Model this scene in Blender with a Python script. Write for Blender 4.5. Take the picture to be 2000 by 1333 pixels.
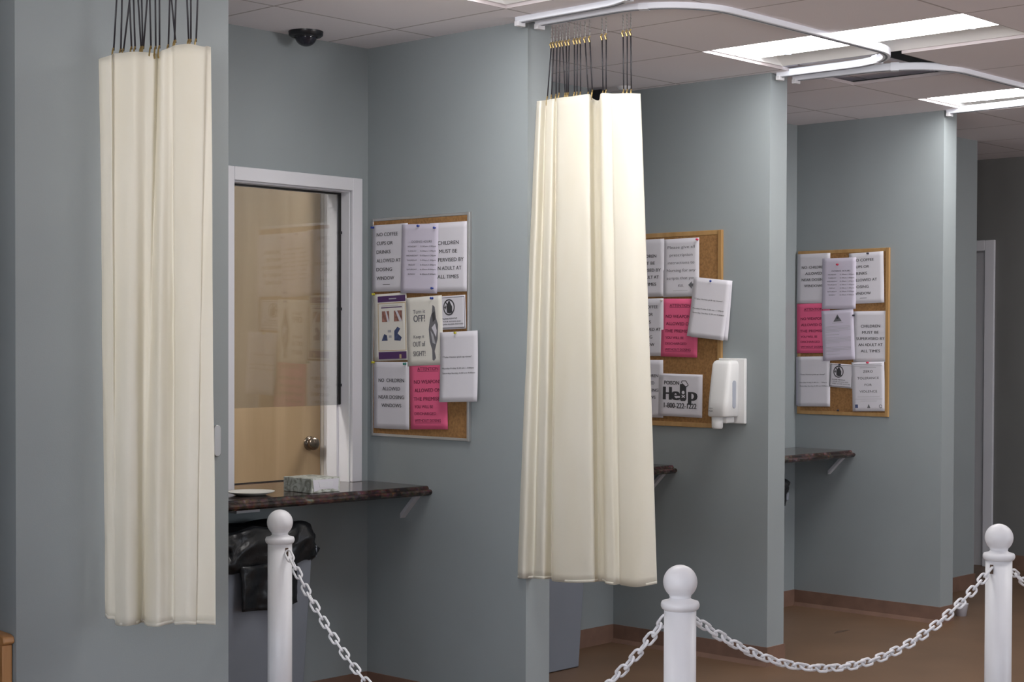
import bpy, bmesh, math, random
from mathutils import Vector, Matrix, noise

scene = bpy.context.scene
for o in list(bpy.data.objects):
    bpy.data.objects.remove(o, do_unlink=True)
COL = scene.collection

# ------------------------------------------------------------------ camera
YAW, PITCH, ROLL, CAM_H = 0.74867, -0.019547, 0.0035466, 1.48269
F2 = Vector((math.cos(YAW), math.sin(YAW), 0)); R2 = Vector((math.sin(YAW), -math.cos(YAW), 0)); UP = Vector((0, 0, 1))
fwd = F2 * math.cos(PITCH) + UP * math.sin(PITCH)
upv = -F2 * math.sin(PITCH) + UP * math.cos(PITCH)
cx_ = R2 * math.cos(ROLL) + upv * math.sin(ROLL)
cy_ = -R2 * math.sin(ROLL) + upv * math.cos(ROLL)
cz_ = -fwd
cam_data = bpy.data.cameras.new('camera')
cam_data.sensor_width = 36.0
cam_data.lens = 3216.27 / 2000 * 36
cam_data.shift_x = -16.81 / 2000
cam_data.shift_y = 68.086 / 2000
cam_data.clip_start = 0.05
cam = bpy.data.objects.new('camera', cam_data)
cam.matrix_world = Matrix(((cx_.x, cy_.x, cz_.x, 0), (cx_.y, cy_.y, cz_.y, 0), (cx_.z, cy_.z, cz_.z, CAM_H), (0, 0, 0, 1)))
COL.objects.link(cam)
scene.camera = cam

# ------------------------------------------------------------------ world and exposure
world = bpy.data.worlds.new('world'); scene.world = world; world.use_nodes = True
wnt = world.node_tree; wbg = wnt.nodes['Background']      # pale sky above, stronger glow added below the horizon to lift the ceiling
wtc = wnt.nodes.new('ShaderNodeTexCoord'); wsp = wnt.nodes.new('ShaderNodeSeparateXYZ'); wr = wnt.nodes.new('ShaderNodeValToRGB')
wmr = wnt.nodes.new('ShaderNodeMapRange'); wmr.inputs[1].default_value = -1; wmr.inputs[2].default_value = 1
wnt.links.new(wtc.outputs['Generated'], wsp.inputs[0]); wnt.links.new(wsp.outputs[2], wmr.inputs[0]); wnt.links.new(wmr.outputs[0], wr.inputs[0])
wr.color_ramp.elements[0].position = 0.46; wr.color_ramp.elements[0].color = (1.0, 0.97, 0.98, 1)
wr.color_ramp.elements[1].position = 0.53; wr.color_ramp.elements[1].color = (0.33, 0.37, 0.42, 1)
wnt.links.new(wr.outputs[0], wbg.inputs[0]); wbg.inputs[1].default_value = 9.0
scene.view_settings.view_transform = 'Standard'
scene.view_settings.look = 'None'
scene.view_settings.gamma = 1.0
scene.view_settings.use_curve_mapping = False
scene.view_settings.exposure = 0.90
LAMP = 7.9            # strength of the fluorescent lenses

# ------------------------------------------------------------------ room dimensions (metres)
H = 2.74
X1, X2, X3, T = 4.667, 6.302, 7.9136, 0.136
YB, YE = 5.221, 4.304
WX0, WX1 = 2.49, 3.248          # the wide pier on the left
WT = 0.12                       # back wall thickness
GX, GY, GC = 5.66, 3.005, 0.605 # ceiling grid origin and pitch
BOOTH = (0.0, 1.635, 3.10)      # offsets of the three dosing windows

# ------------------------------------------------------------------ helpers
def tag(o, label=None, cat=None, group=None, kind=None):
    if label: o['label'] = label
    if cat: o['category'] = cat
    if group: o['group'] = group
    if kind: o['kind'] = kind
    return o

def empty(name, loc=(0, 0, 0), label=None, cat=None, group=None, kind=None, parent=None):
    o = bpy.data.objects.new(name, None); COL.objects.link(o)
    o.location = loc; o.empty_display_size = 0.05
    if parent: o.parent = parent
    return tag(o, label, cat, group, kind)

def link(name, bm, mats, parent=None, smooth=False, world_space=True, bevel=0, loc=None):
    """world_space: the bmesh is in world coordinates; it is moved to its parent's space"""
    me = bpy.data.meshes.new(name)
    if loc is not None:
        bmesh.ops.translate(bm, verts=bm.verts, vec=-Vector(loc))
    elif parent is not None and world_space:
        bm.transform(world_matrix(parent).inverted())
    bmesh.ops.recalc_face_normals(bm, faces=bm.faces)
    bm.to_mesh(me); bm.free()
    for m in (mats if isinstance(mats, (list, tuple)) else [mats]):
        me.materials.append(m)
    if smooth:
        for p in me.polygons: p.use_smooth = True
    o = bpy.data.objects.new(name, me); COL.objects.link(o)
    if loc is not None: o.location = loc
    if parent is not None: o.parent = parent
    if bevel:
        b = o.modifiers.new('bevel', 'BEVEL'); b.width = bevel; b.segments = 3; b.limit_method = 'ANGLE'
        b.angle_limit = math.radians(40)
        for p in me.polygons: p.use_smooth = True
        me.set_sharp_from_angle(angle=math.radians(35)) if hasattr(me, 'set_sharp_from_angle') else None
    return o

def world_matrix(o):
    m = o.matrix_basis.copy()
    p = o.parent
    while p: m = p.matrix_basis @ m; p = p.parent
    return m

def box(bm, x0, x1, y0, y1, z0, z1, mi=0):
    v = [bm.verts.new(p) for p in ((x0, y0, z0), (x1, y0, z0), (x1, y1, z0), (x0, y1, z0),
                                   (x0, y0, z1), (x1, y0, z1), (x1, y1, z1), (x0, y1, z1))]
    for f in ((0, 3, 2, 1), (4, 5, 6, 7), (0, 1, 5, 4), (1, 2, 6, 5), (2, 3, 7, 6), (3, 0, 4, 7)):
        bm.faces.new([v[i] for i in f]).material_index = mi
    return v

def NB(): return bmesh.new()

def boxobj(name, dims, mat, parent=None, bevel=0, **kw):
    bm = NB(); box(bm, *dims)
    return link(name, bm, mat, parent, bevel=bevel, **kw)

def tube(bm, pts, r, seg=8, closed=False, mi=0, radii=None):
    pts = [Vector(p) for p in pts]; n = len(pts); rings = []
    prev = None
    for i, p in enumerate(pts):
        if closed: t = pts[(i + 1) % n] - pts[i - 1]
        else: t = pts[min(i + 1, n - 1)] - pts[max(i - 1, 0)]
        t.normalize()
        if prev is None:
            a = Vector((0, 0, 1)) if abs(t.z) < 0.9 else Vector((1, 0, 0))
            u = t.cross(a).normalized()
        else:
            u = (prev - t * prev.dot(t)).normalized()
        prev = u; w = t.cross(u)
        rr = radii[i] if radii else r
        rings.append([bm.verts.new(p + (u * math.cos(2 * math.pi * k / seg) + w * math.sin(2 * math.pi * k / seg)) * rr) for k in range(seg)])
    for i in range(n if closed else n - 1):
        a, b = rings[i], rings[(i + 1) % n]
        for k in range(seg):
            bm.faces.new((a[k], a[(k + 1) % seg], b[(k + 1) % seg], b[k])).material_index = mi
    if not closed:
        bm.faces.new(rings[0][::-1]).material_index = mi; bm.faces.new(rings[-1]).material_index = mi

def lathe(bm, prof, cx, cy, seg=32, mi=0):
    rings = []
    for r, z in prof:
        if r < 1e-6: rings.append([bm.verts.new((cx, cy, z))])
        else: rings.append([bm.verts.new((cx + r * math.cos(2 * math.pi * k / seg), cy + r * math.sin(2 * math.pi * k / seg), z)) for k in range(seg)])
    for a, b in zip(rings, rings[1:]):
        for k in range(seg):
            q = [a[k % len(a)], a[(k + 1) % len(a)], b[(k + 1) % len(b)], b[k % len(b)]]
            u = []
            for v in q:
                if v not in u: u.append(v)
            if len(u) > 2: bm.faces.new(u).material_index = mi

def prism(bm, poly, axis, a, b, mi=0):
    """poly: 2-D outline; axis 'x': outline in (y,z); 'y': outline in (x,z); 'z': outline in (x,y)"""
    def P(p, t):
        return {'x': (t, p[0], p[1]), 'y': (p[0], t, p[1]), 'z': (p[0], p[1], t)}[axis]
    A = [bm.verts.new(P(p, a)) for p in poly]; B = [bm.verts.new(P(p, b)) for p in poly]
    n = len(poly)
    bm.faces.new(A).material_index = mi; bm.faces.new(B[::-1]).material_index = mi
    for i in range(n): bm.faces.new((A[i], B[i], B[(i + 1) % n], A[(i + 1) % n])).material_index = mi

# ------------------------------------------------------------------ materials
def mat(name, col, rough=0.6, metal=0.0, spec=0.5, noise_amt=0.0, noise_scale=4.0, bump=0.0, bump_scale=200, emit=None, emit_s=0):
    m = bpy.data.materials.new(name); m.use_nodes = True
    nt = m.node_tree; b = nt.nodes['Principled BSDF']
    b.inputs['Base Color'].default_value = (*col, 1); b.inputs['Roughness'].default_value = rough
    b.inputs['Metallic'].default_value = metal; b.inputs['Specular IOR Level'].default_value = spec
    tc = nt.nodes.new('ShaderNodeTexCoord')
    if noise_amt:
        n = nt.nodes.new('ShaderNodeTexNoise'); n.inputs['Scale'].default_value = noise_scale; n.inputs['Detail'].default_value = 5
        nt.links.new(tc.outputs['Object'], n.inputs['Vector'])
        r = nt.nodes.new('ShaderNodeValToRGB')
        r.color_ramp.elements[0].position = 0.3; r.color_ramp.elements[1].position = 0.7
        r.color_ramp.elements[0].color = (*[c * (1 - noise_amt) for c in col], 1)
        r.color_ramp.elements[1].color = (*[min(1, c * (1 + noise_amt)) for c in col], 1)
        nt.links.new(n.outputs['Fac'], r.inputs['Fac']); nt.links.new(r.outputs['Color'], b.inputs['Base Color'])
    if bump:
        n2 = nt.nodes.new('ShaderNodeTexNoise'); n2.inputs['Scale'].default_value = bump_scale; n2.inputs['Detail'].default_value = 3
        nt.links.new(tc.outputs['Object'], n2.inputs['Vector'])
        bp = nt.nodes.new('ShaderNodeBump'); bp.inputs['Strength'].default_value = bump; bp.inputs['Distance'].default_value = 0.002
        nt.links.new(n2.outputs['Fac'], bp.inputs['Height']); nt.links.new(bp.outputs['Normal'], b.inputs['Normal'])
    if emit:
        b.inputs['Emission Color'].default_value = (*emit, 1); b.inputs['Emission Strength'].default_value = emit_s
    return m

def wood(name, c1, c2, rough=0.45, scale=6.0, axis=2):
    m = mat(name, c1, rough); nt = m.node_tree; b = nt.nodes['Principled BSDF']
    tc = nt.nodes.new('ShaderNodeTexCoord'); mp = nt.nodes.new('ShaderNodeMapping')
    s = [scale * 3, scale * 3, scale * 3]; s[axis] = scale * 0.25
    mp.inputs['Scale'].default_value = s
    n = nt.nodes.new('ShaderNodeTexNoise'); n.inputs['Scale'].default_value = 1.0; n.inputs['Detail'].default_value = 6; n.inputs['Distortion'].default_value = 0.6
    r = nt.nodes.new('ShaderNodeValToRGB'); r.color_ramp.elements[0].position = 0.3; r.color_ramp.elements[1].position = 0.72
    r.color_ramp.elements[0].color = (*c1, 1); r.color_ramp.elements[1].color = (*c2, 1)
    nt.links.new(tc.outputs['Object'], mp.inputs['Vector']); nt.links.new(mp.outputs['Vector'], n.inputs['Vector'])
    nt.links.new(n.outputs['Fac'], r.inputs['Fac']); nt.links.new(r.outputs['Color'], b.inputs['Base Color'])
    return m

M = {}
M['wall'] = mat('blue_grey_wall_paint', (0.288, 0.322, 0.332), 0.62, noise_amt=0.03, noise_scale=2.5, bump=0.12, bump_scale=260)
M['inner_wall'] = mat('office_wall_paint', (0.55, 0.52, 0.48), 0.7, noise_amt=0.02)
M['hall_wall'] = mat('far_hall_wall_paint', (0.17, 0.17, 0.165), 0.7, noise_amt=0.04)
M['trim'] = mat('white_trim_paint', (0.70, 0.70, 0.74), 0.4, bump=0.05, bump_scale=80)
M['base'] = mat('brown_vinyl_base', (0.20, 0.118, 0.086), 0.5, noise_amt=0.12, noise_scale=12)
M['floor'] = mat('brown_sheet_floor', (0.160, 0.096, 0.058), 0.42, spec=0.35, noise_amt=0.12, noise_scale=3.0, bump=0.05, bump_scale=60)
M['alu'] = mat('white_enamelled_aluminium', (0.86, 0.89, 0.96), 0.4, 0.0)
M['troffer'] = mat('white_troffer_enamel', (0.72, 0.71, 0.70), 0.5)
M['lens'] = mat('lit_diffuser', (0.9, 0.9, 0.9), 0.5, emit=(1.0, 0.975, 0.955), emit_s=LAMP)
M['office_lens'] = mat('office_lamp_diffuser', (0.9, 0.9, 0.9), 0.5, emit=(1.0, 0.95, 0.88), emit_s=17)
M['dark'] = mat('dark_plenum', (0.16, 0.155, 0.15), 0.9)
M['white_plastic'] = mat('white_plastic', (0.73, 0.73, 0.76), 0.38, noise_amt=0.03, noise_scale=9)
M['disp'] = mat('dispenser_white_plastic', (0.78, 0.78, 0.78), 0.35)
M['grey_plastic'] = mat('grey_plastic', (0.19, 0.21, 0.25), 0.5, noise_amt=0.05)
M['black'] = mat('black_plastic', (0.012, 0.012, 0.016), 0.35)
M['dome'] = mat('smoked_dome', (0.02, 0.02, 0.03), 0.08)
M['cord'] = mat('black_cord', (0.018, 0.016, 0.022), 0.5)
M['brass'] = mat('brass_hook', (0.45, 0.33, 0.14), 0.35, 0.9)
M['grey_bracket'] = mat('light_grey_bracket', (0.55, 0.56, 0.60), 0.5)
M['steel'] = mat('brushed_steel', (0.5, 0.5, 0.5), 0.3, 0.9)
M['paper'] = mat('white_paper', (0.68, 0.665, 0.72), 0.75, noise_amt=0.015, noise_scale=6)
M['paper2'] = mat('lavender_white_paper', (0.64, 0.60, 0.715), 0.7)
M['cream'] = mat('cream_paper', (0.76, 0.74, 0.68), 0.75)
M['pink'] = mat('pink_paper', (0.80, 0.125, 0.265), 0.7)
M['ink'] = mat('black_ink', (0.045, 0.045, 0.05), 0.8)
M['grey_ink'] = mat('grey_ink', (0.15, 0.15, 0.165), 0.8)
M['pale_ink'] = mat('pale_grey_ink', (0.42, 0.42, 0.45), 0.8)
M['red_ink'] = mat('dark_red_ink', (0.16, 0.02, 0.05), 0.8)
M['purple'] = mat('purple_print', (0.085, 0.03, 0.13), 0.6)
M['gold'] = mat('gold_print', (0.55, 0.42, 0.22), 0.6)
M['skin'] = mat('reddish_photo_print', (0.30, 0.14, 0.11), 0.6, noise_amt=0.6, noise_scale=60)
M['blue_ink'] = mat('dark_blue_print', (0.05, 0.07, 0.16), 0.6, noise_amt=0.5, noise_scale=60)
M['teal'] = mat('teal_pin', (0.02, 0.25, 0.2), 0.3)
M['blue_pin'] = mat('blue_pin', (0.02, 0.05, 0.3), 0.3)
M['yellow_pin'] = mat('yellow_pin', (0.55, 0.5, 0.03), 0.3)
M['red_pin'] = mat('red_pin', (0.6, 0.03, 0.08), 0.3)
M['black_pin'] = mat('black_pin', (0.02, 0.02, 0.04), 0.3)
M['cork'] = mat('cork', (0.30, 0.155, 0.055), 0.9, noise_amt=0.25, noise_scale=90, bump=0.3, bump_scale=300)
M['oak'] = wood('oak_frame', (0.36, 0.20, 0.07), (0.50, 0.31, 0.13), 0.4)
M['oak_chair'] = wood('oak_chair_wood', (0.42, 0.20, 0.075), (0.55, 0.29, 0.12), 0.35)
M['birch'] = wood('birch_door_veneer', (0.50, 0.355, 0.215), (0.62, 0.455, 0.29), 0.4, scale=3.5)
M['knob'] = mat('bronze_knob', (0.22, 0.18, 0.15), 0.25, 0.9)
M['gasket'] = mat('black_gasket', (0.015, 0.015, 0.015), 0.6)
M['seat'] = mat('dark_red_vinyl', (0.10, 0.03, 0.03), 0.5)
M['rust'] = mat('brown_stain', (0.10, 0.065, 0.045), 0.9)

def granite():
    m = mat('speckled_granite', (0.05, 0.04, 0.04), 0.12); nt = m.node_tree; b = nt.nodes['Principled BSDF']
    tc = nt.nodes.new('ShaderNodeTexCoord')
    v = nt.nodes.new('ShaderNodeTexVoronoi'); v.inputs['Scale'].default_value = 75
    n = nt.nodes.new('ShaderNodeTexNoise'); n.inputs['Scale'].default_value = 22; n.inputs['Detail'].default_value = 8
    r1 = nt.nodes.new('ShaderNodeValToRGB'); r1.color_ramp.interpolation = 'LINEAR'
    e = r1.color_ramp.elements
    e[0].position = 0.36; e[0].color = (0.016, 0.013, 0.013, 1); e[1].position = 0.72; e[1].color = (0.21, 0.185, 0.16, 1)
    a = e.new(0.5); a.color = (0.06, 0.035, 0.03, 1); a = e.new(0.6); a.color = (0.10, 0.05, 0.042, 1)
    mx = nt.nodes.new('ShaderNodeMixRGB'); mx.blend_type = 'MULTIPLY'; mx.inputs['Fac'].default_value = 0.5
    nt.links.new(tc.outputs['Object'], v.inputs['Vector']); nt.links.new(tc.outputs['Object'], n.inputs['Vector'])
    nt.links.new(n.outputs['Fac'], r1.inputs['Fac']); nt.links.new(r1.outputs['Color'], mx.inputs['Color1'])
    nt.links.new(v.outputs['Color'], mx.inputs['Color2']); nt.links.new(mx.outputs['Color'], b.inputs['Base Color'])
    return m
M['granite'] = granite()

def marble():
    m = mat('marbled_card', (0.6, 0.62, 0.58), 0.6); nt = m.node_tree; b = nt.nodes['Principled BSDF']
    tc = nt.nodes.new('ShaderNodeTexCoord')
    n = nt.nodes.new('ShaderNodeTexNoise'); n.inputs['Scale'].default_value = 22; n.inputs['Detail'].default_value = 4; n.inputs['Distortion'].default_value = 2.5
    r = nt.nodes.new('ShaderNodeValToRGB'); e = r.color_ramp.elements
    e[0].position = 0.38; e[0].color = (0.27, 0.28, 0.23, 1); e[1].position = 0.56; e[1].color = (0.60, 0.63, 0.58, 1)
    nt.links.new(tc.outputs['Object'], n.inputs['Vector']); nt.links.new(n.outputs['Fac'], r.inputs['Fac']); nt.links.new(r.outputs['Color'], b.inputs['Base Color'])
    return m
M['marble'] = marble()

def fabric():
    m = bpy.data.materials.new('cream_curtain_vinyl'); m.use_nodes = True; nt = m.node_tree
    b = nt.nodes['Principled BSDF']; out = nt.nodes['Material Output']
    tc = nt.nodes.new('ShaderNodeTexCoord')
    mp = nt.nodes.new('ShaderNodeMapping'); mp.inputs['Scale'].default_value = (3, 3, 0.8)
    n = nt.nodes.new('ShaderNodeTexNoise'); n.inputs['Scale'].default_value = 2.0; n.inputs['Detail'].default_value = 4
    r = nt.nodes.new('ShaderNodeValToRGB'); e = r.color_ramp.elements
    e[0].position = 0.35; e[0].color = (0.88, 0.85, 0.75, 1); e[1].position = 0.65; e[1].color = (0.92, 0.90, 0.83, 1)
    nt.links.new(tc.outputs['Object'], mp.inputs['Vector']); nt.links.new(mp.outputs['Vector'], n.inputs['Vector'])
    nt.links.new(n.outputs['Fac'], r.inputs['Fac']); nt.links.new(r.outputs['Color'], b.inputs['Base Color'])
    b.inputs['Roughness'].default_value = 0.6
    mp2 = nt.nodes.new('ShaderNodeMapping'); mp2.inputs['Scale'].default_value = (12, 12, 16)
    n2 = nt.nodes.new('ShaderNodeTexNoise'); n2.inputs['Scale'].default_value = 1.0; n2.inputs['Detail'].default_value = 5
    nt.links.new(tc.outputs['Object'], mp2.inputs['Vector']); nt.links.new(mp2.outputs['Vector'], n2.inputs['Vector'])
    bp = nt.nodes.new('ShaderNodeBump'); bp.inputs['Strength'].default_value = 0.35; bp.inputs['Distance'].default_value = 0.006
    nt.links.new(n2.outputs['Fac'], bp.inputs['Height']); nt.links.new(bp.outputs['Normal'], b.inputs['Normal'])
    tr = nt.nodes.new('ShaderNodeBsdfTranslucent'); tr.inputs['Color'].default_value = (0.92, 0.88, 0.77, 1)
    mx = nt.nodes.new('ShaderNodeMixShader'); mx.inputs['Fac'].default_value = 0.38
    nt.links.new(b.outputs[0], mx.inputs[1]); nt.links.new(tr.outputs[0], mx.inputs[2]); nt.links.new(mx.outputs[0], out.inputs['Surface'])
    return m
M['fabric'] = fabric()

def pane():
    m = bpy.data.materials.new('window_glass'); m.use_nodes = True; nt = m.node_tree
    nt.nodes.remove(nt.nodes['Principled BSDF']); out = nt.nodes['Material Output']
    t = nt.nodes.new('ShaderNodeBsdfTransparent'); t.inputs['Color'].default_value = (0.86, 0.87, 0.88, 1)
    g = nt.nodes.new('ShaderNodeBsdfGlossy'); g.inputs['Roughness'].default_value = 0.03
    f = nt.nodes.new('ShaderNodeFresnel'); f.inputs['IOR'].default_value = 1.5
    mx = nt.nodes.new('ShaderNodeMixShader')
    nt.links.new(f.outputs[0], mx.inputs['Fac']); nt.links.new(t.outputs[0], mx.inputs[1]); nt.links.new(g.outputs[0], mx.inputs[2])
    nt.links.new(mx.outputs[0], out.inputs['Surface'])
    return m
M['pane'] = pane()

def ceiling_mat():
    m = mat('ceiling_tile', (0.62, 0.585, 0.60), 0.85, bump=0.3, bump_scale=120); nt = m.node_tree; b = nt.nodes['Principled BSDF']
    tc = nt.nodes.new('ShaderNodeTexCoord'); sp = nt.nodes.new('ShaderNodeSeparateXYZ'); nt.links.new(tc.outputs['Object'], sp.inputs[0])
    fs = []
    for i, org in ((0, GX), (1, GY)):
        s = nt.nodes.new('ShaderNodeMath'); s.operation = 'SUBTRACT'; s.inputs[1].default_value = org
        d = nt.nodes.new('ShaderNodeMath'); d.operation = 'DIVIDE'; d.inputs[1].default_value = GC
        r = nt.nodes.new('ShaderNodeMath'); r.operation = 'PINGPONG'; r.inputs[1].default_value = 0.5
        l = nt.nodes.new('ShaderNodeMath'); l.operation = 'LESS_THAN'; l.inputs[1].default_value = 0.0085
        nt.links.new(sp.outputs[i], s.inputs[0]); nt.links.new(s.outputs[0], d.inputs[0]); nt.links.new(d.outputs[0], r.inputs[0]); nt.links.new(r.outputs[0], l.inputs[0]); fs.append(l)
    mxm = nt.nodes.new('ShaderNodeMath'); mxm.operation = 'MAXIMUM'; nt.links.new(fs[0].outputs[0], mxm.inputs[0]); nt.links.new(fs[1].outputs[0], mxm.inputs[1])
    n = nt.nodes.new('ShaderNodeTexNoise'); n.inputs['Scale'].default_value = 2.2; nt.links.new(tc.outputs['Object'], n.inputs['Vector'])
    r = nt.nodes.new('ShaderNodeValToRGB'); r.color_ramp.elements[0].color = (0.84, 0.79, 0.825, 1); r.color_ramp.elements[1].color = (0.88, 0.84, 0.87, 1)
    nt.links.new(n.outputs['Fac'], r.inputs['Fac'])
    mx = nt.nodes.new('ShaderNodeMixRGB'); mx.inputs['Color2'].default_value = (0.50, 0.45, 0.46, 1)
    nt.links.new(mxm.outputs[0], mx.inputs['Fac']); nt.links.new(r.outputs['Color'], mx.inputs['Color1']); nt.links.new(mx.outputs['Color'], b.inputs['Base Color'])
    return m
M['ceiling'] = ceiling_mat()

# ------------------------------------------------------------------ the setting: floor, ceiling, walls
XMIN, XMAX, YMIN, YMAX = -2.8, 10.19, -3.6, 8.0
bm = NB(); box(bm, XMIN - .1, XMAX + .3, YMIN - .1, YMAX + .1, -0.1, 0)
tag(link('floor', bm, M['floor']), kind='structure')

def cell(i, j): return (GX + i * GC, GX + (i + 1) * GC, GY + j * GC, GY + (j + 1) * GC)
LIT = [(i, j) for i in (-9, -6, -3, 0, 3) for j in (0, -4, -8)]
LIT_OFFICE = [(-3, 4), (1, 4)]
ON = {(-9, 0), (-3, 0), (0, 0), (3, 0), (0, -4), (3, -4)}     # the others are switched off
FIX = LIT + [(6, 0)]
holes = set()
for (i, j) in FIX: holes |= {(i, j), (i, j + 1)}
holes.add((1, 1))
bm = NB()
i0 = math.floor((XMIN - GX) / GC); i1 = math.ceil((XMAX + .2 - GX) / GC); j0 = math.floor((YMIN - GY) / GC); j1 = math.ceil((YMAX - GY) / GC)
vv = {}
def cv(i, j):
    if (i, j) not in vv: vv[(i, j)] = bm.verts.new((GX + i * GC, GY + j * GC, H))
    return vv[(i, j)]
OFFICE_J = 4
for i in range(i0, i1):
    for j in range(j0, j1):
        if (i, j) in holes: continue
        bm.faces.new((cv(i, j), cv(i, j + 1), cv(i + 1, j + 1), cv(i + 1, j)))
ceil_o = link('ceiling', bm, M['ceiling']); tag(ceil_o, kind='structure')
sm = ceil_o.modifiers.new('solid', 'SOLIDIFY'); sm.thickness = 0.015; sm.offset = -1

def wall(name, boxes, m='wall'):
    bm = NB()
    for b in boxes: box(bm, *b)
    return tag(link(name, bm, M[m]), kind='structure')

# back wall with three dosing windows
WL, WR, WZ0, WZ1 = 3.957, 4.568, 0.86, 2.119
segs = []; x = XMIN
for o in BOOTH:
    segs.append((x, WL + o, YB, YB + WT, 0, H))
    segs.append((WL + o, WR + o, YB, YB + WT, 0, WZ0)); segs.append((WL + o, WR + o, YB, YB + WT, WZ1, H))
    x = WR + o
segs.append((x, 8.70, YB, YB + WT, 0, H))
wall('wall_back', segs)
wall('wall_left_pier', [(WX0, WX1, YE, YB, 0, H)])
wall('wall_left_blocker', [(-.6, 1.74, YE, YB, 0, H), (1.52, 1.74, 3.9, YE, 0, H)])  # unseen wall and column, added to keep light off the pier's left side
for o in (X1, X2, X3): wall('wall_divider', [(o, o + T, YE, YB, 0, H)])
wall('wall_right_pier', [(8.70, 9.24, 4.80, 6.9, 0, H)])
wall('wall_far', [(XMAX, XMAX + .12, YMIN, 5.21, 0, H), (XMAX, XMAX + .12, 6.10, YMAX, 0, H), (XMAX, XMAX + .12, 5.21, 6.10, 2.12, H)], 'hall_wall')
wall('wall_far_backing', [(XMAX + .121, XMAX + .2, 5.1, 6.2, 0, H)], 'hall_wall')  # unseen backing added behind the far door to block outside light
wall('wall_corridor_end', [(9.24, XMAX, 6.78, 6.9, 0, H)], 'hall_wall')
def daylight_wall(name, n0, spans, axis):
    """outer wall with daylight windows; axis 'y': the front wall behind the camera, axis 'x': the left wall"""
    lo, hi = (XMIN, XMAX) if axis == 'y' else (YMIN, YD)
    z0, z1 = .60, 2.45; fb = []; x = lo
    def D(a, b, p, q, c, d): return (a, b, p, q, c, d) if axis == 'y' else (p, q, a, b, c, d)
    W0 = YMIN if axis == 'y' else XMIN
    for (a, b) in spans:
        fb += [D(x, a, W0 - .1, W0, 0, H), D(a, b, W0 - .1, W0, 0, z0), D(a, b, W0 - .1, W0, z1, H)]; x = b
    fb.append(D(x, hi, W0 - .1, W0, 0, H))
    wall(name, fb)
    for k, (a, b) in enumerate(spans):
        c = (a + b) / 2
        w = empty('window_%d' % (n0 + k), (c, W0, z0) if axis == 'y' else (W0, c, z0)); tag(w, kind='structure')
        bm = NB(); f = .06; p, q = W0 - .08, W0 - .02
        for r in ((a, a + f, p, q, z0, z1), (b - f, b, p, q, z0, z1), (a + f, b - f, p, q, z0, z0 + f), (a + f, b - f, p, q, z1 - f, z1), (c - f / 2, c + f / 2, p, q, z0 + f, z1 - f)): box(bm, *D(*r))
        link('window_frame', bm, M['trim'], w)
        pl_ = bpy.data.lights.new('daylight_portal', 'AREA'); pl_.shape = 'RECTANGLE'; pl_.size = b - a; pl_.size_y = z1 - z0; pl_.cycles.is_portal = True
        po = bpy.data.objects.new('daylight_portal', pl_); COL.objects.link(po)
        po.location = (c, W0 - .09, (z0 + z1) / 2) if axis == 'y' else (W0 - .09, c, (z0 + z1) / 2)
        po.rotation_euler = (math.radians(90), 0, 0) if axis == 'y' else (math.radians(90), 0, math.radians(-90))
YD = 6.30
daylight_wall('wall_front', 4, [(5.6, 7.4)], 'y')
daylight_wall('wall_left', 5, [(-2.9, -.5), (.2, 2.6)], 'x')  # unseen windows added to light the curtains, posts and ceiling
# the office behind the dosing windows
YD = 6.30
wall('wall_office_back', [(XMIN, 4.43, YD, YD + .1, 0, H), (5.34, 8.70, YD, YD + .1, 0, H), (4.43, 5.34, YD, YD + .1, 2.36, H)], 'inner_wall')

# brown cove base
def base(name, x0, x1, y0, y1):
    bm = NB(); box(bm, x0, x1, y0, y1, 0, 0.089)
    for v in bm.verts: pass
    o = link(name, bm, M['base'], bevel=0.002); tag(o, kind='structure'); return o
bt = 0.006
for o, nm in ((X1, 'divider'), (X2, 'divider'), (X3, 'divider')):
    bm = NB()
    box(bm, o - bt, o, YE - bt, YB - bt, 0, .089); box(bm, o, o + T, YE - bt, YE, 0, .089); box(bm, o + T, o + T + bt, YE - bt, YB - bt, 0, .089)
    # flared toe of the cove
    tag(link('baseboard_divider', bm, M['base']), kind='structure')
for (a, b) in ((WX1 + bt, X1 - bt), (X1 + T + bt, X2 - bt), (X2 + T + bt, X3 - bt), (X3 + T + bt, 8.70)):
    tag(boxobj('baseboard_back', (a, b, YB - bt, YB, 0, .089), M['base']), kind='structure')
bm = NB(); box(bm, WX0 - bt, WX0, YE - bt, YB - bt, 0, .089); box(bm, WX0, WX1, YE - bt, YE, 0, .089); box(bm, WX1, WX1 + bt, YE - bt, YB, 0, .089)
tag(link('baseboard_left', bm, M['base']), kind='structure')
bm = NB(); box(bm, 8.70, 9.24 + bt, 4.80 - bt, 4.80, 0, .089); box(bm, 9.24, 9.24 + bt, 4.80, 6.78, 0, .089)
tag(link('baseboard_right', bm, M['base']), kind='structure')
bm = NB(); box(bm, XMAX - bt, XMAX, YMIN, 5.15, 0, .095)
tag(link('baseboard_far', bm, M['base']), kind='structure')
# flared toe strips of the cove base where they catch the light
for (o) in (X2, X3):
    bm = NB(); prism(bm, [(o - bt, 0), (o - bt - .012, 0), (o - bt, .02)], 'y', YE - bt, YB - bt)
    tag(link('trim_1', bm, M['base']), kind='structure')

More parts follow.
